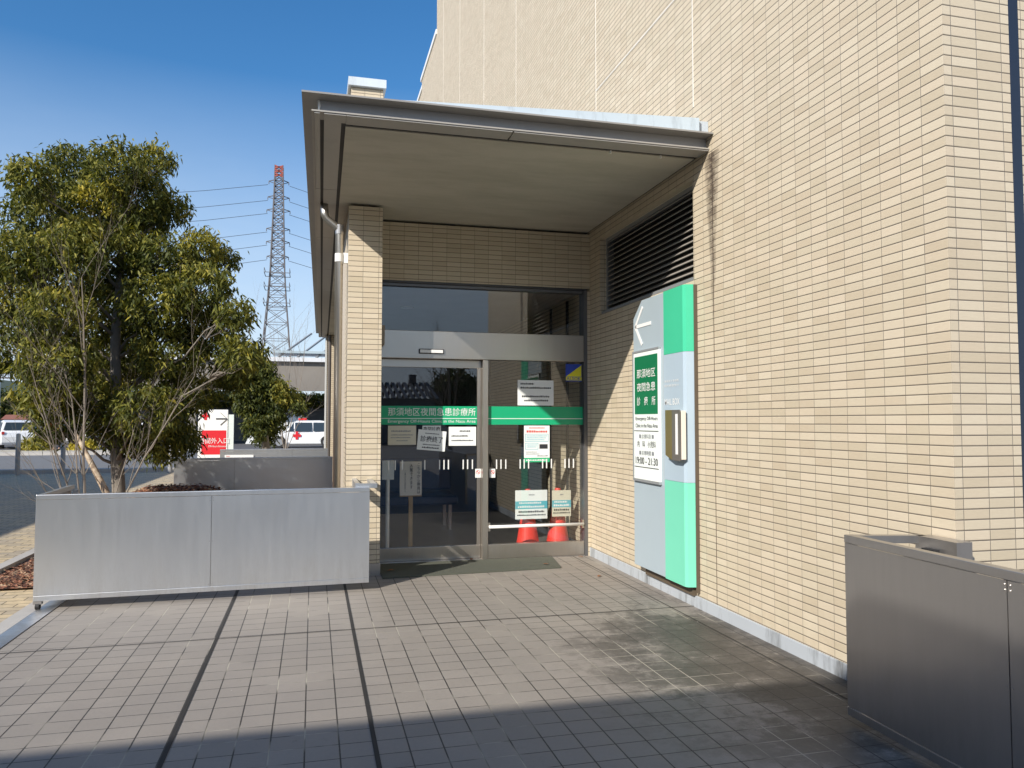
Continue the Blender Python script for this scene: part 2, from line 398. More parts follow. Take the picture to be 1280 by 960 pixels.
# ================================================================== SETTING
W, D, YC, YG = 2.946, 8.01, 3.04, 8.07
Z_PL = .09
tag(MB().face([(-900, -600, -.016), (900, -600, -.016), (900, 1500, -.016), (-900, 1500, -.016)]).build('ground', M['asphalt']), kind='structure')
tag(MB().face([(-3.9-60, -30, -.010), (.30, -30, -.010), (.30, 24.2, -.010), (-63.9, 24.2, -.010)]).build('walkway', M['brick']), kind='structure')
tag(MB().face([(-160, 24.6, -.008), (60, 24.6, -.008), (60, 37, -.008), (-160, 37, -.008)]).build('road', M['road']), kind='structure')
k_ = MB().box(-160, 24.25, -.016, .3, 24.55, .10).box(-160, 37, -.016, -6, 37.4, .12)
tag(k_.build('kerb', M['concrete']), kind='structure')
tag(MB().face([(-160, 37.4, -.004), (-6, 37.4, -.004), (-6, 44, -.004), (-160, 44, -.004)]).build('pavement', plain('pale_pavement', (.46, .42, .33), .85, var=.2, scale=1.5)), kind='structure')
mk = MB()
for i in range(18): mk.face([(-60+i*2.7, 44.5, -.010), (-59.88+i*2.7, 44.5, -.010), (-59.88+i*2.7, 49.5, -.010), (-60+i*2.7, 49.5, -.010)])
tag(mk.build('parking_marking', M['white']), kind='structure')

# paved court of 150 mm tiles
tag(MB().face([(-1.92, -30, 0), (30, -30, 0), (30, YC, 0), (-1.92, YC, 0)]).face([(-1.92, YC, 0), (W+.1, YC, 0), (W+.1, 7.28, 0), (-1.92, 7.28, 0)])
    .face([(.30, 7.28, 0), (W+.1, 7.28, 0), (W+.1, 8.2, 0), (.30, 8.2, 0)]).build('plaza_paving', M['floor']), kind='structure')
jm = plain('joint_sealant', (.022, .020, .018), .75, var=.3, scale=6)
jt = MB()
for x in (-.612, .287): jt.face([(x-.011, -8, .003), (x+.011, -8, .003), (x+.013, 7.28, .003), (x-.009, 7.28, .003)])
jt.face([(2.735, -8, .003), (2.743, -8, .003), (2.745, 8.1, .003), (2.737, 8.1, .003)])
jt.face([(-1.92, 5.555, .0045), (W, 5.63, .0045), (W, 5.640, .0045), (-1.92, 5.565, .0045)])
jt.face([(-1.92, 1.115, .0045), (W, 1.12, .0045), (W, 1.13, .0045), (-1.92, 1.125, .0045)])
tag(jt.build('paving_joints', jm), kind='structure')
# stone edging and drain cover along the left side of the court
tag(MB().box(-2.17, -10, -.016, -2.05, 7.3, .004).build('stone_edging', M['concrete']), kind='structure')
dr = MB().box(-2.045, -10, -.01, -1.925, 7.2, .006)
tag(dr.build('drain_cover', steel('drain_steel', (.62, .62, .62), .42, .1)), 'long smooth steel drain cover along the left edge of the tiled court', 'drain cover')

# planting bed with red-brown bark mulch
def mulch_mat():
    t = NT('bark_mulch'); P = t.pos(); v = t.n.new('ShaderNodeTexVoronoi'); v.inputs['Scale'].default_value = 30; t.l.new(P, v.inputs['Vector'])
    sc = t.n.new('ShaderNodeSeparateColor'); t.l.new(v.outputs['Color'], sc.inputs[0])
    c = t.ramp(sc.outputs[0], [(0, (.03, .018, .012)), (.35, (.16, .06, .035)), (.7, (.30, .13, .07)), (1, (.42, .30, .19))])
    t.set(Base_Color=c, Roughness=.9); t.bump(v.outputs['Distance'], 1.0, .03); return t.mat
M['mulch'] = mulch_mat()
nx_, ny_ = 70, 90; vs = []; fs = []
for j in range(ny_+1):
    for i in range(nx_+1):
        x = -2.86+(3.14)*i/nx_; y = 7.62+(11.9-7.62)*j/ny_
        e = min(1, (x+2.86)/.5, (.28-x)/.4, (y-7.62)/.5, (11.9-y)/.3); e = max(0, e)
        mound = .55*math.exp(-((x+1.7)/.85)**4-((y-10.9)/.8)**2)+.12*math.exp(-((x+2.2)/.6)**2-((y-9.6)/.9)**2)
        z = .012+e*(.03+.03*random.random())+mound*e
        vs.append((x, y, z))
for j in range(ny_):
    for i in range(nx_):
        a = j*(nx_+1)+i; fs.append((a, a+1, a+nx_+2, a+nx_+1))
# loose chips on top
for _ in range(5200):
    x = random.uniform(-2.84, .2); y = random.uniform(7.64, 11.8)
    i = int((x+2.86)/3.14*nx_); j = int((y-7.62)/4.28*ny_); z = vs[j*(nx_+1)+i][2]+.012
    a = random.random()*6.28; l = random.uniform(.012, .035); w = l*.45; dz = random.uniform(-.012, .012)
    n = len(vs)
    for sx, sy in ((-1,-1),(1,-1),(1,1),(-1,1)):
        vs.append((x+math.cos(a)*l*sx-math.sin(a)*w*sy, y+math.sin(a)*l*sx+math.cos(a)*w*sy, z+dz*sx+random.uniform(-.005, .005)))
    fs.append((n, n+1, n+2, n+3))
me = bpy.data.meshes.new('bark_mulch'); me.from_pydata(vs, [], fs)
tag(link_mesh('bark_mulch', me, M['mulch']), 'red-brown bark mulch heaped in the planting bed behind the steel screen', 'mulch', kind='stuff')
tag(MB().box(-2.98, 7.58, -.01, -2.87, 12, .05).build('bed_kerb', M['concrete']), kind='structure')

# ================================================================== HOSPITAL
H = empty('hospital_building', (W, YC, 0))
tag(H, 'large hospital building clad in beige tiles with a flat entrance canopy', 'building')
T = .16
LY0, LY1, LZ0, LZ1 = 5.603, 7.695, 2.595, 3.415          # louvre opening
wl_ = MB()
wl_.box(W, YC, Z_PL, W+T, LY0, 14.0).box(W, LY1, Z_PL, W+T, 19.27, 14.0).box(W, LY0, Z_PL, W+T, LY1, LZ0).box(W, LY0, LZ1, W+T, LY1, 14.0)
wl_.box(W, 19.27, Z_PL, W+T, 22.1, 11.4).box(W+.05, 22.102, Z_PL, W+T, 23.7, 11.25)
wl_.box(W+T, YC, Z_PL, 3.345, YC+.5, 14.0).box(3.415, YC+.02, Z_PL, 16, YC+.5, 14.0)
wl_.build('wall', M['tile'], H)
MB().box(W+T+.01, YC+.52, .05, 16, 19.2, 13.9).build('wall', plain('plain_render', (.5, .44, .35), .8), H)
MB().box(3.347, YC+.006, 0, 3.413, YC+.2, 14).build('joint_cover', plain('navy_joint', (.018, .026, .045), .4), H)
MB().box(W-.03, 19.25, 11.4, W+.4, 22.2, 11.52).box(W+.02, 22.2, 11.25, W+.4, 23.8, 11.36).build('parapet_cap', M['white'], H)
plm = sheet_metal('plinth_paint', (.40, .43, .46), .6, .8, 0, (.05, .045, .035))
MB().box(W-.012, YC-.012, -.01, W+T, 8.02, Z_PL).box(W+T, YC-.012, -.01, 16, YC+.3, Z_PL).build('plinth', plm, H, bevel=.004)
# sealed movement joints: pale above the canopy, one stained joint below it
jmat = plain('pale_sealant', (.66, .63, .57), .6)
for y, z0 in ((5.578, 4.0), (7.79, 4.0), (11.24, 4.0), (13.56, 4.0), (16.0, 4.0), (18.2, 4.0)):
    MB().box(W-.003, y-.006, z0, W+.004, y+.006, 13.9).build('movement_joint', jmat, H)
MB().box(W-.0035, 5.587, 5.058, W+.004, 7.781, 5.070).build('movement_joint', jmat, H)
jdark = plain('brown_sealant', (.10, .075, .055), .7)
MB().box(W-.002, 5.285, Z_PL, W+.004, 5.291, 3.54).build('movement_joint', jdark, H)

# stain running down the wall below the canopy end
def stain_mat():
    t = NT('rain_stain'); P = t.pos(); sp = t.n.new('ShaderNodeSeparateXYZ'); t.l.new(P, sp.inputs[0])
    a = t.math('ABSOLUTE', t.math('SUBTRACT', sp.outputs['Y'], t.math('ADD', 5.29, t.math('MULTIPLY', t.math('SUBTRACT', t.noise(P, 7, 3), .5), .05))))
    wv = t.math('MULTIPLY', t.math('SUBTRACT', sp.outputs['Z'], 2.1), .085)
    core = t.math('SUBTRACT', 1, t.math('DIVIDE', a, t.math('MAXIMUM', wv, .012)), clamp=True)
    f = t.math('MULTIPLY', t.math('MULTIPLY', t.math('POWER', core, .7), t.ramp(t.noise(P, 16, 6, .8, (1, .6, 1.6)), [(.36, .05), (.58, 1)])), t.math('MULTIPLY', t.math('SUBTRACT', sp.outputs['Z'], 2.0), .95, clamp=True))
    tr = t.n.new('ShaderNodeBsdfTransparent'); mx = t.n.new('ShaderNodeMixShader')
    t.set(Base_Color=(.075, .052, .038), Roughness=.8)
    t.l.new(t.math('MULTIPLY', f, .85), mx.inputs[0]); t.l.new(tr.outputs[0], mx.inputs[1]); t.l.new(t.b.outputs[0], mx.inputs[2]); t.l.new(mx.outputs[0], t.out.inputs[0]); return t.mat
MB().face([(W-.004, 5.11, 2.0), (W-.004, 5.47, 2.0), (W-.004, 5.47, 3.53), (W-.004, 5.11, 3.53)]).build('rain_stain', stain_mat(), H)

# louvre
lm = sheet_metal('louvre_paint', (.34, .315, .28), .4, .15)
lf = MB().box(W+.07, LY0, LZ0, W+.15, LY0+.03, LZ1).box(W+.07, LY1-.03, LZ0, W+.15, LY1, LZ1).box(W+.07, LY0+.03, LZ1-.035, W+.15, LY1-.03, LZ1).box(W+.005, LY0+.03, LZ0+.0, W+.15, LY1-.03, LZ0+.03)
lv = lf.build('louvre', plain('louvre_frame', (.30, .31, .32), .4, .3), H)
sl = MB(); z = LZ0+.05
while z < LZ1-.04:
    sl.prism([(W+.065, z-.012), (W+.069, z-.016), (W+.135, z+.034), (W+.131, z+.038)], LY0+.032, LY1-.032); z += .052
sl.build('slats', lm, lv)
MB().box(W+.152, LY0, LZ0, W+.158, LY1, LZ1).build('backing', M['dark'], lv)

# ---- canopy and eave
def ex(y): return -.105+(y-5.26)*.0096                    # x of the eave's outer edge
YF, YB, ZT = 5.26, 19.93, 3.676
cm = sheet_metal('canopy_fascia_paint', (.27, .26, .245), .42, .12)
MB()  # roof slab
roofm = sheet_metal('roof_sheet', (.45, .50, .55), .4, .2)
can = MB()
can.v = []; 
def slab(mb, xo, yo, z0, z1, yb=YB):
    p = [(ex(YF)+xo, YF+yo), (W-.001, YF+yo), (W-.001, yb), (ex(yb)+xo, yb)]
    mb.prism(p, z0, z1, axis=2)
slab(can, 0, 0, 3.664, 3.676)                             # thin outer flange
roof = can.build('roof_edge', cm, H)
fb = MB(); slab(fb, .118, .118, 3.578, 3.6635, YB-.05); fb.build('fascia', sheet_metal('fascia_paint', (.33, .335, .345), .38, .10), H)
lp = MB(); slab(lp, .066, .066, 3.5665, 3.577, YB-.05); lp.build('drip_lip', sheet_metal('lip_paint', (.34, .32, .29), .45, .2), H)
# soffit edge bands with dark grooves
sb = MB(); slab(sb, .124, .215, 3.5658, 3.5664, YB-.05); sb.build('soffit_backing', M['dark'], H)
bands = MB(); zb0, zb1 = 3.556, 3.5655
fx = lambda y, o: ex(y)+o
bands.prism([(fx(YF, .30), YF+.0735), (1.372, YF+.0735), (1.372, YF+.232), (fx(YF, .30)-.0, YF+.232)], zb0, zb1, axis=2)
bands.prism([(1.385, YF+.0735), (W-.004, YF+.0735), (W-.004, YF+.232), (1.385, YF+.232)], zb0, zb1, axis=2)
ys = [YF+.0735, 7.1, 9.0, 10.9, 12.8, 14.7, 16.6, 18.4, YB-.06]
for i in range(len(ys)-1):
    y0, y1 = ys[i]+(.006 if i else 0), ys[i+1]-.006
    x1 = (.268 if 1 else 0)
    bands.prism([(fx(y0, .148), y0), (fx(y0, .268 if i else .294), y0), (fx(y1, .268), y1), (fx(y1, .148), y1)] if i else
                [(fx(y0, .148), y0), (fx(y0, .297), y0), (fx(y0, .297), y0+.142), (fx(y0, .268), y0+.142), (fx(y1, .268), y1), (fx(y1, .148), y1)], zb0, zb1, axis=2)
    bands.prism([(fx(y0, .084), y0), (fx(y0, .120), y0), (fx(y1, .120), y1), (fx(y1, .084), y1)], zb0, zb1, axis=2)
bands.build('soffit_band', sheet_metal('soffit_band_paint', (.34, .325, .30), .5, .1), H)
def soffit_mat():
    t = NT('soffit_board'); P = t.pos(); a = t.noise(P, .9, 5, .65, (1, .6, 1)); b = t.noise(P, 2.2, 7, .72, (.5, 1.8, 1))
    c = t.mix(a, (.40, .38, .32), (.50, .47, .40)); c = t.mix(t.math('MULTIPLY', t.ramp(b, [(.42, 0), (.70, 1)]), .6), c, (.30, .28, .225))
    t.set(Base_Color=c, Roughness=.75); return t.mat
so = MB(); so.prism([(fx(YF, .300), YF+.278), (W-.02, YF+.278), (W-.02, YB-.3), (fx(YB, .300), YB-.3)], 3.557, 3.5655, axis=2)
so.build('soffit', soffit_mat(), H)
sv = MB().tube([(2.2, YF+.247, 3.552), (2.2, YF+.247, 3.530)], .008, 8).tube([(2.62, YF+.247, 3.552), (2.62, YF+.247, 3.530)], .008, 8)
sv.build('fixing_clip', M['white'], H)
# sloping roof flashing seen above the canopy front
fl = MB().prism([(.40, 3.678), (2.85, 3.678), (2.85, 3.797), (.40, 3.688)], YF+.045, YF+.075, axis=1)
fl.build('roof_flashing', sheet_metal('galvanised_flashing', (.50, .58, .64), .45, .55, .1, (.09, .10, .11)), H)
MB().prism([(.40, 3.676), (W-.002, 3.676), (W-.002, 3.790), (.40, 3.685)], YF+.08, YB-.2, axis=1).build('roof_sheet', roofm, H)
# sealant blob at the fascia corner
MB().tube([(ex(YF)+.112, YF+.112, 3.66), (ex(YF)+.116, YF+.108, 3.62), (ex(YF)+.112, YF+.112, 3.58)], [.007, .010, .006], 6).build('sealant', M['white'], H)

# ---- pillar
pl = MB().box(.306, 7.488, .115, .627, 8.10, 3.530).box(.315, 7.50, 3.80, .622, 8.05, 4.700)
pil = pl.build('pillar', M['tile'], H)
MB().box(.300, 7.482, 0, .633, 8.10, .113).build('pillar_plinth', M['steel_dark'], pil)
MB().box(.285, 7.46, 4.703, .648, 8.09, 4.785).build('pillar_cap', sheet_metal('cap_metal', (.60, .66, .70), .4, .2, .2), pil)
MB().box(.308, 8.102, 0, .40, 9.6, 3.53).build('side_panel', plain('beige_panel', (.52, .45, .36), .6, var=.05), H)
MB().box(.30, 19.2, 0, .47, 19.9, 3.53).build('pillar', M['tile'], H)
MB().box(.265, 19.18, 0, .298, 19.9, 3.53).build('corner_trim', plain('grey_trim', (.5, .5, .48), .5), H)

# ---- entrance wall, floor and vestibule
MB().box(.629, D, 2.925, W-.001, D+.24, 3.530).build('lintel_wall', M['tile'], H)
MB().box(.629, D+.004, 2.905, W-.03, D+.2, 2.924).build('lintel_trim', plain('dark_trim', (.06, .06, .065), .4), H)
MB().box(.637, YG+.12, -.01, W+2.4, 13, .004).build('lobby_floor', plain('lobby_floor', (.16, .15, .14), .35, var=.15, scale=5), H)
MB().box(.41, 8.26, 2.93, W+2.4, 13, 2.98).build('lobby_ceiling', plain('lobby_ceiling', (.55, .55, .53), .8), H)
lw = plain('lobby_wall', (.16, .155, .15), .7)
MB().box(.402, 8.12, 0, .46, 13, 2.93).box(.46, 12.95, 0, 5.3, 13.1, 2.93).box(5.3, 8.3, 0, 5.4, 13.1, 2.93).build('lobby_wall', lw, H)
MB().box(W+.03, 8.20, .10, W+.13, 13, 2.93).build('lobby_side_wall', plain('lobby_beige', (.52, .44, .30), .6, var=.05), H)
MB().box(W-.02, 8.24, .0, W+.029, 8.29, 2.9).box(W-.02, 8.75, 0, W+.029, 8.80, 2.9).box(W-.02, 9.4, 0, W+.029, 9.45, 2.9).build('trim', M['dark'], H)
MB().tube([(1.15, 9.9, 2.928), (1.15, 9.9, 2.915)], .085, 20).build('downlight', M['white'], H)

EN = MB()   # fixed frame: jambs, transom beam, mullion, bottom rails
EN.box(.629, YG-.055, 2.115, 2.875, YG+.10, 2.405)        # header beam
EN.build('door_header', M['frame'], H, bevel=.004)
MB().box(2.877, YG-.055, 0, 2.915, YG+.10, 2.903).box(.629, YG-.02, 2.406, .655, YG+.08, 2.903).box(.655, YG-.02, 2.875, 2.875, YG+.08, 2.903).build('transom_frame', sheet_metal('bronze_frame', (.16, .16, .165), .35, .1, .6), H)
MB().box(2.917, YG-.058, 0, W-.001, YG+.1, 2.903).build('jamb_lining', M['tile'], H)
MB().box(1.742, YG-.05, 0, 1.800, YG+.07, 2.113).build('mullion', M['frame'], H, bevel=.003)
MB().box(1.802, YG-.045, .012, 2.875, YG+.03, .160).build('bottom_rail', M['frame'], H, bevel=.003)
MB().box(.64, YG-.06, -.002, 2.876, YG+.14, .010).build('threshold', M['steel_dark'], H)
gm = glass('clear_glass')
MB().box(.656, YG+.02, 2.407, 2.874, YG+.028, 2.874).build('transom_glass', gm, H)
rg = MB().box(1.801, YG-.005, .161, 2.876, YG+.003, 2.112).build('fixed_pane', gm, H)
leaf = MB().box(.63, YG+.04, .012, 1.74, YG+.085, .150).box(.63, YG+.04, 2.028, 1.74, YG+.085, 2.112).box(1.700, YG+.041, .151, 1.74, YG+.084, 2.027).build('sliding_door', M['frame'], H, bevel=.003)
MB().box(.632, YG+.058, .151, 1.699, YG+.066, 2.027).build('glass_pane', gm, leaf)
# green manifestation band with the clinic's name
gmt = plain('green_vinyl', (.006, .36, .16), .35, var=.03)
gs = MB().box(1.8015, YG-.0085, 1.424, 2.8755, YG-.0055, 1.620).build('green_band', gmt, rg)
gl2 = MB().box(.633, YG+.0545, 1.424, 1.6985, YG+.0575, 1.620).build('green_band', gmt, leaf)
MB().box(1.802, YG-.0100, 1.486, 2.875, YG-.0088, 1.493).build('white_line', M['white'], rg)
MB().box(.634, YG+.0528, 1.486, 1.698, YG+.0542, 1.493).build('white_line', M['white'], leaf)
lettering('door_lettering', '那須地区夜間急患診療所', .93, .085, (1.218, YG+.0530, 1.560), (0, -1, 0), M['white'], leaf)
lettering('door_lettering', 'Emergency Off-Hours Clinic in the Nasu Area', .93, .042, (1.218, YG+.0530, 1.456), (0, -1, 0), M['white'], leaf)
# safety dashes on the glass
dsh = MB()
for px in (486, 494, 503, 531, 549.5, 555, 560.5, 579, 584.5, 590.5):
    x = at(px, 580, 1, YG+.056).x; dsh.box(x-.006, YG+.0548, .952, x+.006, YG+.0570, 1.052)
dsh.build('safety_dash', M['white'], leaf)
dsh = MB()
for px in (620.5, 626, 632, 650, 655, 660.5, 678, 683, 689, 706, 711, 716.5):
    x = at(px, 580, 1, YG).x; dsh.box(x-.006, YG-.0085, .952, x+.006, YG-.0057, 1.052)
dsh.build('safety_dash', M['white'], rg)
# sensor on the header, junction box
se = MB().box(1.055, YG-.075, 2.165, 1.318, YG-.056, 2.215).build('door_sensor', M['ink'], H, bevel=.003)
MB().box(1.067, YG-.078, 2.174, 1.306, YG-.0755, 2.206).build('lens', M['white'], se)
MB().box(.6285, YG-.20, 2.235, .69, YG-.057, 2.432).build('junction_box', plain('brown_box', (.30, .25, .19), .5), H, bevel=.004)
# push rail across the fixed pane
pr = MB().tube([(1.81, YG-.055, .345), (2.868, YG-.055, .345)], .017, 12)
pr2 = pr.build('guard_rail', plain('white_rail', (.74, .74, .72), .3), H, smooth=True)
MB().box(1.803, YG-.05, .30, 1.825, YG-.01, .39).box(2.85, YG-.05, .30, 2.874, YG-.01, .39).build('rail_bracket', M['frame'], pr2)

# ---- downpipe at the eave
dpm = steel('downpipe_steel', (.55, .52, .47), .35, .08)
dp = MB().tube([(.075, 7.60, 3.56), (.082, 7.60, 3.45), (.100, 7.60, 3.415), (.205, 7.60, 3.335), (.222, 7.60, 3.29), (.222, 7.60, .05)], .037, 16)
dpo = dp.build('downpipe', dpm, H, smooth=True)
MB().box(.256, 7.585, 2.99, .305, 7.615, 3.09).tube([(.222, 7.60, 3.0), (.222, 7.60, 3.08)], .041, 16).build('pipe_bracket', M['white'], dpo)
MB().tube([(.222, 7.60, 3.36), (.222, 7.60, 3.27)], .041, 16).build('pipe_collar', M['steel_dark'], dpo)
MB().tube([(.36, 18.9, 3.52), (.36, 18.9, 0)], .04, 10).build('downpipe', plain('dark_pipe', (.08, .07, .065), .4), H)

# ================================================================== SIGN PANEL ON THE WALL
XS = W-.10
S = empty('wall_sign', (XS, 6.0, 0)); tag(S, 'tall grey and mint green sign panel with a left arrow on the tiled wall', 'sign')
sg = sheet_metal('sign_grey', (.36, .43, .47), .40, .10, 0, (.30, .34, .36))
sg2 = sheet_metal('sign_pale_blue', (.38, .47, .54), .40, .10, 0, (.34, .38, .42))
smint = sheet_metal('sign_mint', (.05, .48, .27), .40, .06, 0, (.05, .45, .28))
smint2 = sheet_metal('sign_pale_mint', (.17, .60, .42), .40, .06, 0, (.10, .5, .35))
MB().prism([(5.948, .168), (6.594, .168), (6.588, 2.40), (6.40, 2.548), (5.948, 2.548)], XS, W-.035, axis=0).build('grey_panel', sg, S, bevel=.004)
def near(name, z0, z1, mat):     # the projecting half with its bent near edge
    MB().prism([(XS-.004, 5.946), (XS-.004, 5.60), (XS+.012, 5.572), (W-.03, 5.556), (W-.03, 5.946)], z0, z1, axis=2).build(name, mat, S)
near('green_panel', 2.018, 2.552, smint); near('blue_panel', .978, 2.016, sg2); near('green_panel', .165, .976, smint2)
MB().box(W-.034, 5.60, .09, W-.004, 6.50, 2.50).box(W-.03, 5.545, .12, W-.003, 5.56, 2.55).build('back_frame', plain('brown_frame', (.10, .075, .05), .6), S)
ar = MB()
tip = at(794.5, 409, 0, XS); 
def yz(px, py): p = at(px, py, 0, XS); return (XS-.003, p.y, p.z)
ar.beam(yz(794.5, 409), yz(803.5, 384), .004, .030, up=(0, 1, 0)).beam(yz(794.5, 409), yz(803, 431), .004, .030, up=(0, 1, 0)).beam(yz(795, 409), yz(814, 403.5), .004, .030)
ar.build('arrow', M['white'], S)
PF = XS-.022     # information board
bd = MB().box(PF, 6.005, .948, XS-.0005, 6.535, 2.075).build('info_board', plain('white_board', (.80, .84, .80), .35, var=.03), S, bevel=.003)
MB().box(PF-.004, 6.006, 2.076, XS-.0007, 6.560, 2.094).box(PF-.004, 6.006, .928, XS-.0007, 6.555, .9465).box(PF-.004, 6.536, .948, XS-.0007, 6.556, 2.0755).build('board_trim', plain('trim_alu', (.45, .47, .48), .35, .5), bd)
MB().box(PF-.0025, 6.03, 1.525, PF-.0005, 6.510, 2.040).build('green_field', plain('deep_green', (.004, .155, .060), .4, var=.04), bd)
NX = (-1, 0, 0); xt = PF-.0045
def blines(mat, rows, x0=xt):
    pass
for s_, z_, w_ in (('那須地区', 1.885, .385), ('夜間急患', 1.765, .385), ('診　療　所', 1.640, .385)):
    lettering('board_text', s_, w_, .078, (xt, 6.262, z_), NX, M['white'], bd, bold=1.2)
lettering('board_text', 'Emergency Off-Hours', .46, .040, (xt, 6.26, 1.483), NX, M['ink'], bd)
lettering('board_text', 'Clinic in the Nasu Area', .46, .034, (xt, 6.26, 1.425), NX, M['ink'], bd)
MB().box(xt, 6.02, 1.375, PF-.0005, 6.52, 1.380).box(xt, 6.02, 1.056, PF-.0005, 6.52, 1.061).build('rule_line', M['ink'], bd)
lettering('board_text', '■ 診療科目 ■', .30, .040, (xt, 6.262, 1.330), NX, M['grey_ink'], bd)
lettering('board_text', '内　科　小児科', .38, .056, (xt, 6.262, 1.262), NX, M['ink'], bd)
lettering('board_text', '■ 診療時間 ■', .30, .040, (xt, 6.262, 1.185), NX, M['grey_ink'], bd)
lettering('board_text', '19:00 - 21:30', .46, .062, (xt, 6.262, 1.115), NX, M['ink'], bd, bold=1.0)
lettering('panel_text', '那須赤十字病院', .26, .020, (XS-.0065, 5.80, 1.793), NX, M['white'], S)
lettering('panel_text', '院内郵便受け', .26, .020, (XS-.0065, 5.80, 1.755), NX, M['white'], S)
lettering('panel_text', 'MAIL BOX', .27, .052, (XS-.0065, 5.795, 1.622), NX, M['white'], S, bold=1.5)

MX = XS-.0075
mb_ = empty('mailbox', (MX, 5.78, 1.17)); tag(mb_, 'steel mailbox with a tall white slot fixed to the blue part of the sign panel', 'mailbox')
MB().prism([(5.815, 1.190), (5.70, 1.160), (5.548, 1.160), (5.548, 1.545), (5.815, 1.545)], MX-.040, MX, axis=0).build('case', plain('cream_case', (.72, .67, .57), .4, var=.04), mb_, bevel=.004)
MB().prism([(5.822, 1.187), (5.70, 1.150), (5.70, 1.553), (5.822, 1.553)], MX-.048, MX-.041, axis=0).build('brass_plate', plain('brass_plate', (.30, .24, .10), .35, .6), mb_)
MB().prism([(5.698, 1.150), (5.560, 1.150), (5.552, 1.16), (5.552, 1.535), (5.568, 1.553), (5.698, 1.553)], MX-.050, MX-.041, axis=0).build('front_plate', plain('grey_plate', (.17, .155, .14), .35, .3), mb_)
MB().box(MX-.053, 5.592, 1.200, MX-.0505, 5.630, 1.520).build('slot', M['white'], mb_)
MB().tube([(MX-.02, 5.818, 1.36), (MX-.02, 5.845, 1.36)], .010, 8).build('lock', M['ink'], mb_)

# ================================================================== NOTICES ON THE GLASS
paper = plain('paper', (.76, .78, .76), .6, var=.03)
paper_warm = plain('aged_paper', (.62, .58, .46), .6, var=.05)
def notice(name, label, cat, pxs, y, mat, tilt=0.0, thick=.0012):
    a = at(pxs[0], pxs[1], 1, y); b = at(pxs[2], pxs[3], 1, y); cx, cz = (a.x+b.x)/2, (a.z+b.z)/2; w, h = abs(b.x-a.x), abs(a.z-b.z)
    R = empty(name, (cx, y, cz)); tag(R, label, cat); R.rotation_euler = (0, tilt, 0)
    MB().box(cx-w/2, y-thick, cz-h/2, cx+w/2, y, cz+h/2).build('sheet', mat, R)
    R['w'] = w; R['h'] = h; return R, cx, cz, w, h
def rows(R, y, cx, cz, w, h, spec, mat, name='printed_lines'):
    """fine print as rows of short dashes: (v from -.5 bottom to .5 top, left, right, height)"""
    m = MB(); r_ = random.Random(3)
    for v, l, r, t in spec:
        x = cx+l*w
        while x < cx+r*w:
            d = t*r_.uniform(.55, 1.0); m.box(x, y-.0030, cz+v*h-t/2, min(x+d, cx+r*w), y-.0020, cz+v*h+t*r_.uniform(.2, .5)); x += d+t*.28
    return m.build(name, mat, R)
yo = YG-.0062
R, cx, cz, w, h = notice('paper_notice', 'white paper notice with a few printed lines above the green band', 'notice', (647, 475, 692, 507), yo, paper)
rows(R, yo, cx, cz, w, h, [(.36, -.42, -.05, .020), (.20, -.42, .42, .020), (-.14, -.38, .38, .020), (-.30, -.32, .34, .020)], M['ink'])
R, cx, cz, w, h = notice('poster', 'printed poster with blue and red boxes below the green band on the fixed pane', 'poster', (655, 532, 687, 572), yo, paper)
rows(R, yo, cx, cz, w, h, [(.43, -.3, .3, .012), (.32, -.40, .40, .024)], M['red_ink'], 'red_headline')
bm_ = MB()
for (l, b_, r, t_) in ((-.45, .0, .45, .24), (-.45, -.24, .05, -.04)):
    for q in ((l, b_, r, b_+.012), (l, t_-.012, r, t_), (l, b_, l+.014, t_), (r-.014, b_, r, t_)): bm_.box(cx+q[0]*w, yo-.0028, cz+q[1]*h, cx+q[2]*w, yo-.0019, cz+q[3]*h)
bm_.build('blue_boxes', M['cyan_ink'], R)
rows(R, yo, cx, cz, w, h, [(.18, -.40, .40, .009), (.12, -.40, .36, .009), (.06, -.40, .3, .009), (-.10, -.4, .0, .009), (-.16, -.4, -.02, .009)], M['cyan_ink'])
rows(R, yo, cx, cz, w, h, [(-.32, -.42, .0, .008), (-.38, -.42, .1, .008), (-.44, .0, .42, .012)], M['grey_ink'])
MB().box(cx+.10*w, yo-.0028, cz-.22*h, cx+.42*w, yo-.0019, cz-.08*h).build('dark_picture', M['ink'], R)
R, cx, cz, w, h = notice('green_strip_notice', 'narrow green printed strip directly under the poster on the fixed pane', 'notice', (655, 572.5, 687, 577.5), yo, plain('green_strip', (.03, .40, .18), .5))
rows(R, yo, cx, cz, w, h, [(0, -.42, .42, .016)], M['white'])
R, cx, cz, w, h = notice('security_sticker', 'blue and yellow square security sticker in the top right corner of the glass', 'sticker', (707, 455, 727, 477), yo, M['blue'])
MB().face([(cx-.48*w, yo-.0020, cz-.22*h), (cx+.48*w, yo-.0020, cz-.22*h), (cx+.48*w, yo-.0020, cz+.44*h)]).build('yellow_field', M['yellow'], R)
MB().box(cx-.49*w, yo-.0024, cz-.44*h, cx+.49*w, yo-.0015, cz-.24*h).build('lower_band', M['yellow'], R)
lettering('sticker_text', 'ALSOK', w*.9, h*.17, (cx, yo-.0032, cz-.335*h), (0, -1, 0), M['blue'], R, bold=3)
yi = YG+.0560
R, cx, cz, w, h = notice('paper_notice', 'pale yellowish paper notice on the sliding door nearest the pillar', 'notice', (485, 532, 520, 556), yi, paper_warm)
rows(R, yi, cx, cz, w, h, [(.22, -.38, .30, .016), (.02, -.40, .40, .010), (-.12, -.40, .30, .010), (-.28, -.2, .2, .010)], M['grey_ink'])
R, cx, cz, w, h = notice('paper_notice', 'white sheet with bold black writing partly hidden behind the tilted consultation notice', 'notice', (528, 532, 551, 546), yi, paper)
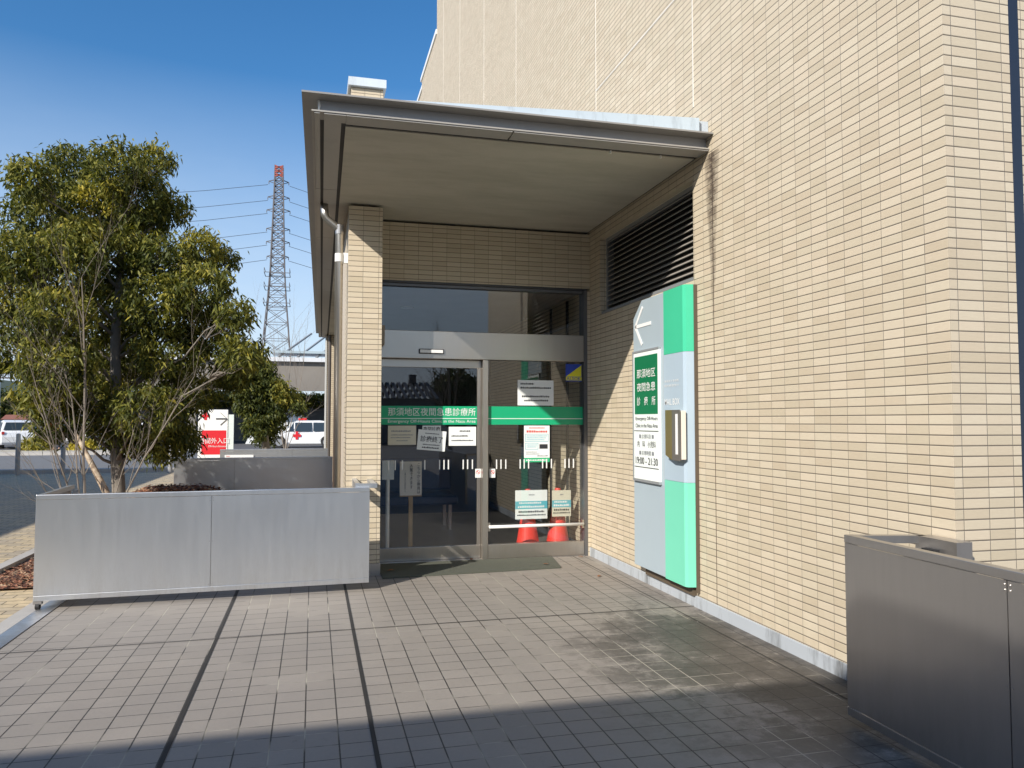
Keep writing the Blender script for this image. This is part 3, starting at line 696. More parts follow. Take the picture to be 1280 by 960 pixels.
lettering('notice_text', '夜間診療', w*.9, h*.42, (cx, yi-.0030, cz+.2*h), (0, -1, 0), M['ink'], R, bold=2.2)
R, cx, cz, w, h = notice('paper_notice', 'tilted white notice saying consultations are over in bold black characters', 'notice', (522, 538, 557, 563), yi-.003, paper, tilt=math.radians(5))
lettering('notice_text', '診療終了', w*.80, h*.30, (cx, yi-.0062, cz+.06*h), (0, -1, 0), M['ink'], R, bold=2.4)
rows(R, yi-.003, cx, cz, w, h, [(.34, -.25, .25, .010), (-.22, -.3, .3, .010), (-.36, -.32, .28, .016)], M['ink'])
R, cx, cz, w, h = notice('paper_notice', 'white paper notice with three printed lines at the right edge of the sliding door', 'notice', (561, 533.5, 595, 557), yi, paper)
rows(R, yi, cx, cz, w, h, [(.28, -.1, .28, .016), (.02, -.40, .2, .014), (-.22, -.40, .40, .012)], M['ink'])
for pxs, lab in (((594, 586, 601, 597), 'tiny square prohibition sticker on the sliding door stile left of the mullion'), ((612, 586, 619, 597), 'tiny square prohibition sticker on the fixed pane right of the mullion')):
    yy = YG+.039 if pxs[0] < 600 else yo
    R, cx, cz, w, h = notice('prohibition_sticker', lab, 'sticker', pxs, yy, M['white'])
    R['group'] = 'prohibition stickers beside the mullion'
    rg_ = MB(); n = 20; r0, r1 = w*.36, w*.28; zc = cz+h*.12
    for k in range(n):
        a, b = 2*math.pi*k/n, 2*math.pi*(k+1)/n
        rg_.face([(cx+r0*math.cos(a), yy-.0022, zc+r0*math.sin(a)), (cx+r0*math.cos(b), yy-.0022, zc+r0*math.sin(b)), (cx+r1*math.cos(b), yy-.0022, zc+r1*math.sin(b)), (cx+r1*math.cos(a), yy-.0022, zc+r1*math.sin(a))])
    rg_.beam((cx-r1*.7, yy-.0022, zc+r1*.7), (cx+r1*.7, yy-.0022, zc-r1*.7), .008, .0004, up=(0, 1, 0)); rg_.build('red_ring', M['red_ink'], R)

# ================================================================== THINGS INSIDE THE LOBBY
cone_red = plain('cone_red', (.72, .035, .02), .45, var=.1, scale=9)
def cone(loc):
    R = empty('traffic_cone', loc)
    x, y, z = loc
    b = MB().box(x-.175, y-.175, z, x+.175, y+.175, z+.03).build('base', cone_red, R, bevel=.02)
    prof = [(.150, .03), (.135, .06), (.033, .66), (.036, .68), (.028, .70)]
    m = MB(); seg = 28
    for i in range(len(prof)-1):
        for k in range(seg):
            a, c = 2*math.pi*k/seg, 2*math.pi*(k+1)/seg
            (r0, z0), (r1, z1) = prof[i], prof[i+1]
            m.face([(x+r0*math.cos(a), y+r0*math.sin(a), z+z0), (x+r0*math.cos(c), y+r0*math.sin(c), z+z0), (x+r1*math.cos(c), y+r1*math.sin(c), z+z1), (x+r1*math.cos(a), y+r1*math.sin(a), z+z1)])
    m.build('body', cone_red, R)
    m = MB()
    for k in range(seg):
        a, c = 2*math.pi*k/seg, 2*math.pi*(k+1)/seg; r0, r1 = .098, .086
        m.face([(x+r0*math.cos(a), y+r0*math.sin(a), z+.235), (x+r0*math.cos(c), y+r0*math.sin(c), z+.235), (x+r1*math.cos(c), y+r1*math.sin(c), z+.30), (x+r1*math.cos(a), y+r1*math.sin(a), z+.30)])
    m.build('reflective_band', plain('cone_band', (.50, .12, .10), .35), R)
    return R
c1 = cone((2.33, 8.36, .006)); tag(c1, 'red traffic cone standing behind the glass left of the other cone', 'traffic cone', 'traffic cones behind the entrance glass')
c2 = copy_tree(c1); c2.location = (2.70, 8.42, .006); c2['label'] = 'red traffic cone standing behind the glass nearest to the tiled wall'
def cone_board(name, label, pxs, y, dim=False):
    R, cx, cz, w, h = notice(name, label, 'notice board', pxs, y, paper if not dim else paper_warm, thick=.004)
    R['group'] = 'notice boards hung on the cones'
    MB().box(cx-w/2, y-.0052, cz-.15*h, cx+w/2, y-.0042, cz+.12*h).build('turquoise_band', M['cyan_ink'], R)
    rows(R, y-.0035, cx, cz, w, h, [(.06, -.38, .30, .020), (-.07, -.42, .40, .022)], M['white'], 'band_text')
    rows(R, y-.0035, cx, cz, w, h, [(-.24, -.40, .40, .022), (-.36, -.44, .44, .014)], M['ink'])
    rows(R, y-.0035, cx, cz, w, h, [(.34, -.08, .10, .014)], M['grey_ink'], 'small_text')
cone_board('notice_board', 'white notice board with a turquoise band hung on the left cone', (644, 613, 684, 648), 8.225)
cone_board('notice_board', 'smaller beige notice board with a turquoise band hung on the right cone', (690, 613, 713.5, 645), 8.285, True)
# standing sign with vertical writing
wood = plain('pale_wood', (.42, .27, .12), .5, var=.2, scale=8)
st = empty('standing_sign', (1.06, 8.75, .005)); tag(st, 'white signboard with vertical Japanese writing on a wooden post inside the sliding door', 'sign')
y_ = 8.70
a = at(500, 577, 1, y_); b = at(527, 619, 1, y_); cx, cz, w, h = (a.x+b.x)/2, (a.z+b.z)/2, b.x-a.x, a.z-b.z
MB().box(cx-w/2, y_, cz-h/2, cx+w/2, y_+.012, cz+h/2).build('board', plain('board_white', (.80, .74, .66), .5), st)
MB().box(cx-w/2, y_-.002, cz-h/2-.012, cx+w/2, y_+.02, cz-h/2-.001).build('ledge', wood, st)
for t_, ux_, hh in (('こちらから職員は', .36, .34), ('入館できます', .02, .28)):
    lettering('sign_text', '\n'.join(t_), w*.15, hh*1.0, (cx+ux_*w, y_-.003, cz+(.34-hh)*.4), (0, -1, 0), M['ink'], st, bold=1.8)
lettering('sign_text', '\n'.join('ご用の方は受付へ'), w*.07, .24, (cx-.26*w, y_-.003, cz-.03), (0, -1, 0), M['ink'], st, bold=1.8)
MB().box(cx-.02+.0, y_+.014, .03, cx+.025, y_+.045, cz-h/2-.013).build('post', wood, st)
MB().box(cx-.20, y_-.02, .005, cx+.22, y_+.03, .03).box(cx-.02, y_-.16, .005, cx+.03, y_-.021, .03).box(cx-.02, y_+.031, .005, cx+.03, y_+.2, .03).build('base', wood, st)
p2 = empty('standing_post', (.80, 8.6, .005)); tag(p2, 'white slim post with a small card inside the door beside the pillar', 'post')
MB().tube([(.80, 8.6, .02), (.80, 8.6, 1.02)], .022, 10).build('pole', M['white'], p2)
MB().tube([(.80, 8.6, .005), (.80, 8.6, .02)], .13, 20).build('base', M['steel_dark'], p2)
MB().box(.735, 8.57, .82, .865, 8.577, 1.03).build('card', paper, p2)
# reception counter and benches in the dark
bn = empty('waiting_bench', (1.2, 10.6, 0)); tag(bn, 'long dark blue waiting bench at the back of the lobby', 'bench')
bl_ = plain('blue_vinyl', (.015, .045, .13), .4)
MB().box(.55, 10.3, .34, 1.9, 10.9, .46).build('seat', bl_, bn, bevel=.03); MB().box(.55, 10.82, .50, 1.9, 10.92, .95).build('backrest', bl_, bn, bevel=.03)
for x in (.65, 1.8): MB().box(x-.02, 10.35, 0, x+.02, 10.39, .335).box(x-.02, 10.8, 0, x+.02, 10.84, .335).build('leg', M['steel_dark'], bn)
MB().box(.56, 12.3, .0, 2.6, 12.8, 1.05).build('reception_counter', plain('counter_blue', (.10, .14, .22), .5), None)
tag(bpy.data.objects['reception_counter'], 'pale blue reception counter against the back wall of the lobby', 'counter')
# door mat outside
def mat_mat():
    t = NT('coir_mat'); P = t.pos(); f = t.noise(P, 180, 3, .8); b = t.noise(P, 3, 4)
    c = t.mix(f, (.035, .042, .032), (.16, .17, .13)); c = t.mix(t.math('MULTIPLY', b, .4), c, (.12, .115, .09)); t.set(Base_Color=c, Roughness=.95); t.bump(f, 1, .01); return t.mat
tag(MB().prism([(.64, 7.30), (2.41, 7.40), (2.50, 8.005), (.64, 8.005)], .002, .014, axis=2).build('door_mat', mat_mat()), 'grey-green doormat lying in front of the glass entrance', 'doormat')

dl = plain('dry_leaf', (.24, .11, .05), .8, var=.3, scale=30)
lf0 = None
for i, (x, y, a_, lab) in enumerate([(.74, 7.60, .3, 'dry brown leaf lying on the doormat nearest the pillar'), (1.62, 8.00, 1.2, 'dry brown leaf lying on the doormat below the mullion'), (2.80, 7.93, 2.2, 'dry brown leaf in the corner between door and tiled wall'),
                                     (2.30, 7.55, 2.9, 'dry brown leaf on the right part of the doormat'), (2.62, 6.9, .8, 'dry brown leaf on the tiles left of the sign panel foot')]):
    if lf0 is None:
        m = MB(); m.face([(-.035, 0, .004), (-.012, -.016, .010), (.018, -.013, .012), (.04, .002, .006), (.015, .015, .014), (-.014, .014, .011)]); lf0 = m.build('dry_leaf', dl); o = lf0
    else: o = lf0.copy(); COL.objects.link(o)
    o.location = (x, y, .014 if y > 7.4 and x < 2.5 else .004); o.rotation_euler = (0, 0, a_); tag(o, lab, 'leaf', 'dry leaves blown against the entrance')

# ================================================================== STEEL SCREENS
def screen(name, label, A, B, seams, z0=.07, z1=.868, mat='steel', group=None, back=0.0, caster=True, fx=None):
    """sheet steel screen from A to B (x,y), seen face on the -normal side"""
    A, B = Vector((*A, 0)), Vector((*B, 0)); d = (B-A).normalized(); L = (B-A).length; nrm = Vector((d.y, -d.x, 0))
    if fx: nrm = nrm*fx
    R = empty(name, A.copy()); tag(R, label, 'screen', group)
    def blk(mb, s0, s1, t0, t1, za, zb):   # s along, t behind the face
        p = [A+d*s0-nrm*t0, A+d*s1-nrm*t0, A+d*s1-nrm*t1, A+d*s0-nrm*t1]; mb.prism([(q.x, q.y) for q in p], za, zb, axis=2)
    cuts = [0]+list(seams)+[L]
    for i in range(len(cuts)-1):
        m = MB(); blk(m, cuts[i]+(.0025 if i else 0), cuts[i+1]-(.0025 if i < len(cuts)-2 else 0), 0, .003, z0+.042, z1-.040); m.build('sheet', M[mat], R)
    m = MB(); blk(m, .0, L, -.004, .045, z1-.038, z1); m.build('top_rail', M[mat], R, bevel=.003)
    m = MB(); blk(m, .0, L, -.003, .045, z0, z0+.040); m.build('bottom_rail', M[mat], R, bevel=.002)
    m = MB()
    for s in [0.0]+[c-.02 for c in cuts[1:-1]]+[L-.04]: blk(m, s, s+.04, .005, .042, z0+.041, z1-.039)
    m.build('post', M['steel_dark'], R)
    if len(seams):
        m = MB()
        for c in seams:
            for zz in (z1-.055, z1-.075+.0, (z0+z1)/2, z0+.06):
                for o_ in (-.012, .012):
                    p = A+d*(c+o_)-nrm*0; m.tube([p+nrm*.003+Vector((0, 0, zz)), p-nrm*.002+Vector((0, 0, zz))], .003, 6)
        m.build('rivet', M['steel_dark'], R)
    if back:
        bk = MB()
        p = [A-nrm*.046, A+d*.035-nrm*.046, A+d*.035-nrm*back, A-nrm*back]; bk.prism([(q.x, q.y) for q in p], z1-.038, z1-.001, axis=2); bk.build('side_rail', M[mat], R)
        bk = MB(); p = [A-nrm*.046+d*.004, A+d*.009-nrm*.046, A+d*.009-nrm*back, A-nrm*back+d*.004]; bk.prism([(q.x, q.y) for q in p], z0+.03, z1-.039, axis=2); bk.build('side_sheet', M['steel_dark'], R)
        bk = MB(); q = A-nrm*(back-.05)+d*.06; bk.box(q.x-.02, q.y-.02, .02, q.x+.02, q.y+.02, z1-.04); bk.build('post', M['steel'], R)
    if caster:
        q = A+d*.03-nrm*.02
        cr = MB().box(q.x-.03, q.y-.02, .045, q.x+.03, q.y+.02, z0-.001).build('caster', M['steel_dark'], R)
        MB().tube([q+Vector((-.014, 0, .030)), q+Vector((.014, 0, .030))], .029, 16).build('wheel', M['black'], cr)
    return R
a = at(41, 752, 2, .07); b = at(461, 728, 2, .07); z1p = at(250, 614, 1, (a.y+b.y)/2).z
print('screen', a, b, z1p)
sA = screen('steel_screen', 'wide brushed steel screen on casters beside the entrance pillar, lit by the sun', (a.x, a.y), (b.x, b.y), [(at(263, 738, 2, .07)-a).length], z1=z1p, back=1.0, group='brushed steel screens')
# wall bracket between the screen and the pillar
br = MB().box(.36, b.y+.05, z1p-.04, .40, 7.487, z1p+.035).box(.40, b.y+.05, z1p-.01, .55, b.y+.09, z1p+.03).box(.50, b.y+.09, z1p-.005, .545, 7.487, z1p+.028)
br.build('bracket', M['steel'], sA)
a = at(1060, 893, 2, .05); a2 = at(1180, 960, 2, .05); zr = at(1055, 668, 0, a.x).z
d2 = Vector((a2.x-a.x, a2.y-a.y, 0)).normalized(); bb = a+d2*2.6
print('right', a, a2, zr)
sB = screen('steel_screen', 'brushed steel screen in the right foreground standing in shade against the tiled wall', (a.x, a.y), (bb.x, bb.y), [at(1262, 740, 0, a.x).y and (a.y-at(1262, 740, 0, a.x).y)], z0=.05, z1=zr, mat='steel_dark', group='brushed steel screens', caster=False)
# hinge arm from the far end back to the wall
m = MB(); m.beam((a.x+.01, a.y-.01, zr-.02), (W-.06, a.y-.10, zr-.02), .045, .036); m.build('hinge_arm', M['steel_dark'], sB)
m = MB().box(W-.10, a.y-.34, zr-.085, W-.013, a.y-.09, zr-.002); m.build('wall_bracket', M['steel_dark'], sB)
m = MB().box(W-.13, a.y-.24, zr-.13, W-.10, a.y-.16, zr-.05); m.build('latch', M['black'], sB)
sC = screen('steel_screen', 'brushed steel screen standing behind the bark mulch, nearer of the two far ones', (-1.93, 12.0), (.29, 12.05), [.82], z0=.04, z1=.925, group='brushed steel screens', caster=False)
sD = screen('steel_screen', 'brushed steel screen farthest back with a white label plate, below the emergency car', (-1.75, 16.0), (.29, 16.05), [1.35], z0=.04, z1=.91, group='brushed steel screens', caster=False)
MB().box(-1.66, 15.985, .715, -1.13, 15.993, .80).build('label_plate', M['white'], sD)
lettering('plate_text', '救急', .07, .022, (-1.60, 15.98, .775), (0, -1, 0), M['red'], sD)

# ================================================================== TREES
def leafmesh(name, tufts, mat, parent, leaf=(.075, .028), per=11, spread=.10, droop=.75, yellow=None):
    """tufts: N x 4 (x,y,z,tint)"""
    T_ = np.asarray(tufts); N = len(T_)
    off = np.array(origin_of(parent))
    ang = rng.uniform(0, 2*np.pi, (N, per)); el = rng.normal(-.25, .45, (N, per))
    dirx = np.cos(ang)*np.cos(el); diry = np.sin(ang)*np.cos(el); dirz = np.sin(el)-droop*rng.uniform(.3, 1.2, (N, per))
    dv = np.stack([dirx, diry, dirz], -1); dv /= np.linalg.norm(dv, axis=-1, keepdims=True)
    base = T_[:, None, :3]+rng.normal(0, spread*.45, (N, per, 3))
    L = leaf[0]*rng.uniform(.7, 1.3, (N, per, 1)); Wd = leaf[1]*rng.uniform(.7, 1.2, (N, per, 1))
    rv = rng.normal(0, 1, (N, per, 3)); side = np.cross(dv, rv); side /= np.linalg.norm(side, axis=-1, keepdims=True)
    nrm = np.cross(side, dv)
    p0 = base; pm = base+dv*L*.45; p1 = base+dv*L+np.array([0, 0, -1])*L*.15
    a = pm+side*Wd*.5+nrm*Wd*.12; b = pm-side*Wd*.5+nrm*Wd*.12
    V = np.stack([p0, a, p1, b], 2).reshape(-1, 3)-off
    n = N*per; me = bpy.data.meshes.new(name); me.vertices.add(n*4); me.vertices.foreach_set('co', V.ravel())
    me.loops.add(n*4); me.loops.foreach_set('vertex_index', np.arange(n*4)); me.polygons.add(n)
    me.polygons.foreach_set('loop_start', np.arange(n)*4); me.polygons.foreach_set('loop_total', np.full(n, 4))
    me.update(calc_edges=True); me.validate()
    at_ = me.attributes.new('tint', 'FLOAT', 'FACE'); tn = np.clip(np.repeat(T_[:, 3], per)+rng.normal(0, .10, n), 0, 1)
    at_.data.foreach_set('value', tn.astype(np.float32))
    return link_mesh(name, me, mat, parent)
def wander(a, b, n=6, amp=.06):
    a, b = Vector(a), Vector(b); L = (b-a).length; out = [a]
    for i in range(1, n): out.append(a.lerp(b, i/n)+Vector([random.uniform(-1, 1)*amp*L for _ in range(3)]))
    return out+[b]
bark = plain('grey_bark', (.20, .175, .145), .9, var=.35, scale=12, bump=.8)
LEAF = foliage('evergreen_leaf', [(0, (.026, .040, .012)), (.35, (.086, .100, .022)), (.58, (.25, .235, .042)), (.82, (.38, .31, .05)), (1, (.58, .46, .06))])

TR = empty('evergreen_tree', (-2.25, 10.0, 0)); tag(TR, 'large dense evergreen oak with drooping leaves behind the sunlit steel screen', 'tree')
PXC = [(40,222,28),(92,212,36),(150,208,34),(192,200,27),(55,265,42),(115,262,46),(175,250,42),(213,262,26),(28,318,40),(85,330,50),(148,318,44),(205,322,40),(252,312,30),
       (14,372,36),(70,392,46),(138,385,46),(200,378,46),(252,358,38),(278,322,20),(12,438,40),(74,452,48),(146,450,48),(212,440,46),(262,415,38),(296,392,22),(302,440,30),
       (62,498,34),(120,512,42),(182,512,44),(232,490,36),(288,468,28),(200,556,30),(228,545,24),(158,548,26),(60,536,20),(-30,330,34),(170,285,40),(100,300,40)]
tuf = []; cl = []
for (px, py, r) in PXC:
    depth = 10.0+random.uniform(-.85, .9)
    c = at(px, py, 1, depth); rr = r/F_PX*depth*random.uniform(.82, .98); cl.append((c, rr))
    n = int(160*(rr/.4)**2*1.15)
    shade = random.uniform(-.05, .10)
    for _ in range(n):
        u = Vector([random.gauss(0, 1) for _ in range(3)]).normalized()*rr*random.uniform(.45, 1.06)**.7
        u.z *= .85; u.y *= 1.2
        p = c+u
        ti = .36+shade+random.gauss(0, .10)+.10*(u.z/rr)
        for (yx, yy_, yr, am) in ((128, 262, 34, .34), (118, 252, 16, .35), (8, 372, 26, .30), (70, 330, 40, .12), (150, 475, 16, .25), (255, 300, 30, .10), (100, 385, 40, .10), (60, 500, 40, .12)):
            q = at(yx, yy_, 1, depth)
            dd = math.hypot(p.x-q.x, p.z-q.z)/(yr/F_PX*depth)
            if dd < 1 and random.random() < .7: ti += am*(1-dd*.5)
        tuf.append((p.x, p.y, p.z, ti))
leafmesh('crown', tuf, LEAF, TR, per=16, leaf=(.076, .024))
tm = MB(); tb = Vector((-2.20, 10.0, 0)); top = Vector((-2.25, 10.0, 1.25))
tm.tube([tb, tb.lerp(top, .5)+Vector((.02, 0, 0)), top, Vector((-2.28, 9.98, 2.4)), Vector((-2.25, 10.05, 3.6)), Vector((-2.2, 10, 4.5))], [.10, .075, .07, .055, .035, .01], 12)
for c, rr in cl:
    h0 = max(.95, min(3.8, c.z-.55*math.hypot(c.x+2.25, c.y-10)-.25)); s_ = Vector((-2.25, 10, h0))
    tm.tube(wander(s_, c, 5, .05), [.024, .019, .015, .011, .008, .004], 6)
    for _ in range(5):
        e = c+Vector([random.uniform(-1, 1) for _ in range(3)])*rr*.9; tm.tube(wander(s_.lerp(c, .75), e, 3, .06), [.011, .008, .005, .002], 4, cap=False)
tm.build('trunk', bark, TR, smooth=True)

T2 = empty('evergreen_tree', (-1.1, 20, 0)); tag(T2, 'smaller dark evergreen tree with yellowing tips beside the red hospital sign', 'tree')
tuf = []; tm = MB(); tm.tube([(-1.15, 20, 0), (-1.12, 20, .8), (-1.25, 20.0, 1.8), (-1.35, 20, 2.6)], [.13, .10, .07, .03], 10)
for (px, py, r) in [(300,462,26),(325,470,22),(294,470,18),(345,492,20),(320,500,23),(337,518,22),(365,500,14),(345,520,12),(321,532,16),(332,542,14),(306,488,13),(312,448,14),(372,508,9)]:
    dpt = 20+random.uniform(-.6, .6); c = at(px, py, 1, dpt); rr = r/F_PX*dpt; tm.tube(wander((-1.2, 20, 1.2), c, 4, .06), [.04, .03, .02, .015, .006], 5)
    for _ in range(int(330*(rr/.5)**2)):
        u = Vector([random.gauss(0, 1) for _ in range(3)]).normalized()*rr*random.uniform(.3, 1.08)
        p = c+u; ti = .24+random.gauss(0, .10)
        if p.z > 1.9 and p.x > -.9: ti += .28
        tuf.append((p.x, p.y, p.z, ti))
leafmesh('crown', tuf, LEAF, T2, per=10, leaf=(.10, .040)); tm.build('trunk', bark, T2, smooth=True)

# bare shrub and its prop
twig = plain('bare_twig', (.22, .185, .15), .8, var=.3, scale=20)
BS = empty('bare_shrub', (-2.25, 8.85, 0)); tag(BS, 'leafless many-stemmed shrub with grey twigs just behind the sunlit steel screen', 'shrub')
tm = MB()
def branch(p, d, L, r, depth):
    pts = [p]; q = p.copy(); dd = d.copy(); n = 6
    for i in range(n):
        dd = (dd+Vector([random.gauss(0, .07) for _ in range(3)])+Vector((0, 0, .025))).normalized(); q = q+dd*(L/n); pts.append(q.copy())
    tm.tube(pts, [r*(1-.75*i/n) for i in range(n+1)], 6 if r > .008 else 4, cap=False)
    if depth == 0: return
    for i in range(2, n+1):
        for _ in range(2 if depth > 1 else 2):
            if random.random() < .80:
                s = Vector([random.gauss(0, 1) for _ in range(3)]).normalized()
                nd = (dd*1.0+s*.55).normalized(); branch(pts[i], nd, L*random.uniform(.30, .50), r*(1-.7*i/n)*.55, depth-1)
for (x0, px, py, r, y1) in [(-2.28, 103, 345, .017, 8.8), (-2.24, 122, 420, .010, 8.7), (-2.30, 60, 440, .010, 8.8), (-2.32, 28, 490, .009, 8.7), (-2.3, 5, 570, .008, 8.8), (-2.1, 240, 468, .013, 8.9),
                            (-2.15, 195, 520, .009, 8.7), (-2.28, 82, 410, .010, 8.9)]:
    s = Vector((x0, 8.85, .15)); e = at(px, py, 1, y1); branch(s, (e-s).normalized(), (e-s).length*1.0, r, 2)
tm.build('branches', twig, BS)
sp_ = MB().tube([at(95, 543, 1, 9.2), at(112, 575, 1, 9.15), at(130, 610, 1, 9.1), at(150, 655, 1, 9.05), at(168, 700, 1, 9.0)], [.015, .028, .035, .040, .042], 12)
spm = NT('peeled_log'); n_ = spm.noise(spm.pos(), 9, 5, .7); spm.set(Base_Color=spm.ramp(n_, [(.34, (.10, .06, .04)), (.46, (.34, .25, .17)), (.56, (.50, .41, .30)), (.72, (.60, .52, .42))]), Roughness=.8)
tag(sp_.build('prop_pole', spm.mat, smooth=True), 'pale peeled log leaning as a prop against the shrub', 'pole')

# thin leafless tree beyond the far screens
T3 = empty('bare_tree', (-.7, 27, 0)); tag(T3, 'thin leafless tree in front of the far canopy below the pylon', 'tree')
tm = MB()
for (px, py, r) in [(350, 412, .05), (385, 430, .035), (325, 420, .03), (400, 470, .025), (365, 400, .03)]:
    s = Vector((-.9, 27, .4)); e = at(px, py, 1, 27+random.uniform(-.5, .5)); branch(s, (e-s).normalized(), (e-s).length, r*.6, 2)
tm.build('branches', twig, T3)

# ================================================================== DISTANCE
PY = empty('pylon', (-9.15, 200, 0)); tag(PY, 'tall steel lattice transmission pylon with a red and white top', 'pylon')
galv = plain('galvanised_steel', (.13, .12, .12), .6, .3); pred = plain('pylon_red', (.34, .07, .05), .6)
lv_ = [(0, 4.6), (10, 4.0), (17.5, 3.35), (25, 2.75), (32, 2.15), (39, 1.70), (44, 1.55), (49, 1.40), (54, 1.25), (58, 1.12), (62, 1.02), (65.5, .95)]
def half(z):
    for (a, ha), (b, hb) in zip(lv_, lv_[1:]):
        if a <= z <= b: return ha+(hb-ha)*(z-a)/(b-a)
    return .95
legs, brc = MB(), MB(); cx0, cy0 = -9.15, 200
for sx, sy in ((-1,-1),(1,-1),(1,1),(-1,1)):
    for (a, ha), (b, hb) in zip(lv_, lv_[1:]): legs.beam((cx0+sx*ha, cy0+sy*ha, a), (cx0+sx*hb, cy0+sy*hb, b), .26, .26)
z = 0
while z < 65:
    h_ = half(z); dz = max(1.5, h_*1.35); z2 = min(65.4, z+dz); g_ = half(z2)
    cs = ((-1,-1),(1,-1),(1,1),(-1,1))
    for i in range(4):
        (ax, ay), (bx, by) = cs[i], cs[(i+1) % 4]; tw = .12 if z < 38 else .15
        brc.beam((cx0+ax*h_, cy0+ay*h_, z), (cx0+bx*g_, cy0+by*g_, z2), tw, tw); brc.beam((cx0+bx*h_, cy0+by*h_, z), (cx0+ax*g_, cy0+ay*g_, z2), tw, tw)
        brc.beam((cx0+ax*g_, cy0+ay*g_, z2), (cx0+bx*g_, cy0+by*g_, z2), tw, tw)
    z = z2
legs.build('leg', galv, PY); brc.build('bracing', galv, PY)
arms = MB()
AZ = [61.5, 57.5, 54.2, 49.5, 46.2, 42.5]
for z_, L in zip(AZ, (2.4, 2.6, 2.8, 2.8, 2.8, 2.6)):
    for s in (-1, 1): arms.beam((cx0+s*.9, cy0, z_+.5), (cx0+s*L, cy0, z_), .18, .18).beam((cx0+s*.9, cy0, z_-.5), (cx0+s*L, cy0, z_), .14, .14).tube([(cx0+s*L, cy0, z_), (cx0+s*L, cy0, z_-.7)], .09, 5)
arms.build('arms', galv, PY)
plat = MB()
for z_, hw in ((9.0, 5.6), (34.5, 3.0), (38.0, 3.0), (30.5, 3.1)):
    for s in (-1, 1): plat.beam((cx0-hw, cy0+s*hw, z_), (cx0+hw, cy0+s*hw, z_), .14, .14).beam((cx0+s*hw, cy0-hw, z_), (cx0+s*hw, cy0+hw, z_), .14, .14)
    for s in (-1, 1): plat.beam((cx0+s*hw, cy0-hw, z_+1.1), (cx0+s*hw, cy0+hw, z_+1.1), .1, .1).beam((cx0+s*hw, cy0-hw, z_), (cx0+s*hw, cy0-hw, z_+1.1), .1, .1)
plat.build('platform', galv, PY)
tp = MB(); 
for k in range(3): tp.beam((cx0-1, cy0-1, 62.6+k), (cx0+1, cy0-1, 63.3+k), .3, .3).beam((cx0+1, cy0-1, 62.6+k), (cx0-1, cy0-1, 63.3+k), .3, .3)
tp.build('red_top', pred, PY)
wires = MB()
for i, z_ in enumerate(AZ):
    for s in (-1, 1):
        A_ = Vector((cx0+s*2.6, cy0, z_-.9)); B_ = Vector((cx0+s*230, cy0-40*(-s), z_+6))
        pts = [A_.lerp(B_, t/16)-Vector((0, 0, 4*16*(t/16)*(1-t/16))) for t in range(17)]; wires.tube(pts, .055, 4, cap=False)
tag(wires.build('power_lines', plain('cable', (.06, .06, .065), .5)), 'six pairs of power lines strung from the lattice pylon', 'power lines')

# far wing: deep canopy on the right of the trees
FB = empty('annex_building', (-1.4, 50, 0)); tag(FB, 'far annex with a deep shaded canopy and a glass roof behind the parked emergency car', 'building')
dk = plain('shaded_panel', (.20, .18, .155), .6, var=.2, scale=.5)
MB().box(-16, 50, 3.35, 30, 50.3, 5.15).build('canopy_beam', dk, FB)
MB().box(-16.1, 49.7, 5.16, 30, 58, 5.42).build('canopy_edge', plain('pale_edge', (.62, .63, .64), .5), FB)
MB().box(-16, 60, 0, 30, 60.3, 2.85).build('wall', plain('grey_wall', (.16, .17, .18), .6, var=.1), FB)
MB().prism([(-4.2, .0), (1.5, .0), (-.2, 1.45), (-1.55, 2.35), (-3.2, 2.35)], 52.2, 52.45, axis=1).build('sunlit_patch', plain('sunlit_patch_white', (.70, .72, .72), .6), FB)  # sunlit part of the far wall, built as a separate white shape
MB().box(-1.62, 52.15, 0, -1.58, 52.19, 2.35).build('seam', M['grey_ink'], FB)
g_ = MB().box(-2.6, 50.5, 5.75, 30, 53, 5.90); g_.build('glass_roof', sheet_metal('roof_glass_sheet', (.35, .42, .45), .25, .1), FB)
b_ = MB()
for k in range(7): b_.beam((-2.2+k*1.15, 50.4, 5.45), (-.2+k*1.15, 54, 7.4), .10, .10)
b_.build('roof_bar', plain('roof_bar', (.25, .26, .27), .5), FB)
for x in (-14, -7.5): MB().box(x, 51, 0, x+.5, 51.5, 3.35).build('column', dk, FB)
hg = []
for _ in range(2600): hg.append((random.uniform(-16, 3), 59.8+random.uniform(-.6, .2), random.uniform(2.6, 3.5), .55+random.gauss(0, .2)))
hd = empty('hedge', (-6, 59.8, 2.6)); tag(hd, 'yellow-green hedge in the gap under the far canopy beam', 'hedge')
leafmesh('foliage', hg, LEAF, hd, per=6, leaf=(.20, .10), spread=.2)
MB().box(-16, 59.4, 2.86, 3, 60.25, 2.95).build('trough', M['concrete'], hd)

# hospital sign with red cross
HS = empty('hospital_sign', (-2.85, 24, 0)); tag(HS, 'white upright sign with a red cross, an arrow and a red field', 'sign')
a = at(248, 512, 1, 24); b = at(284, 574, 1, 24)
MB().box(a.x, 24, .05, b.x, 24.12, a.z).build('panel', M['white'], HS, bevel=.01); MB().box(b.x+.002, 24.02, .05, b.x+.16, 24.10, a.z-.14).build('side_panel', plain('pale_green_panel', (.62, .68, .66), .5), HS)
ra = at(252, 538, 1, 24); rb = at(284, 568, 1, 24)
MB().box(ra.x, 23.994, rb.z, b.x-.04, 23.998, ra.z).build('red_field', M['red'], HS)
c_ = at(257, 520, 1, 24); q_ = .115
MB().box(c_.x-q_, 23.992, c_.z-q_*.33, c_.x+q_, 23.996, c_.z+q_*.33).box(c_.x-q_*.33, 23.990, c_.z-q_, c_.x+q_*.33, 23.9915, c_.z+q_).build('red_cross', M['red'], HS)
e_ = at(284, 523.5, 1, 24); f_ = at(270, 523.5, 1, 24)
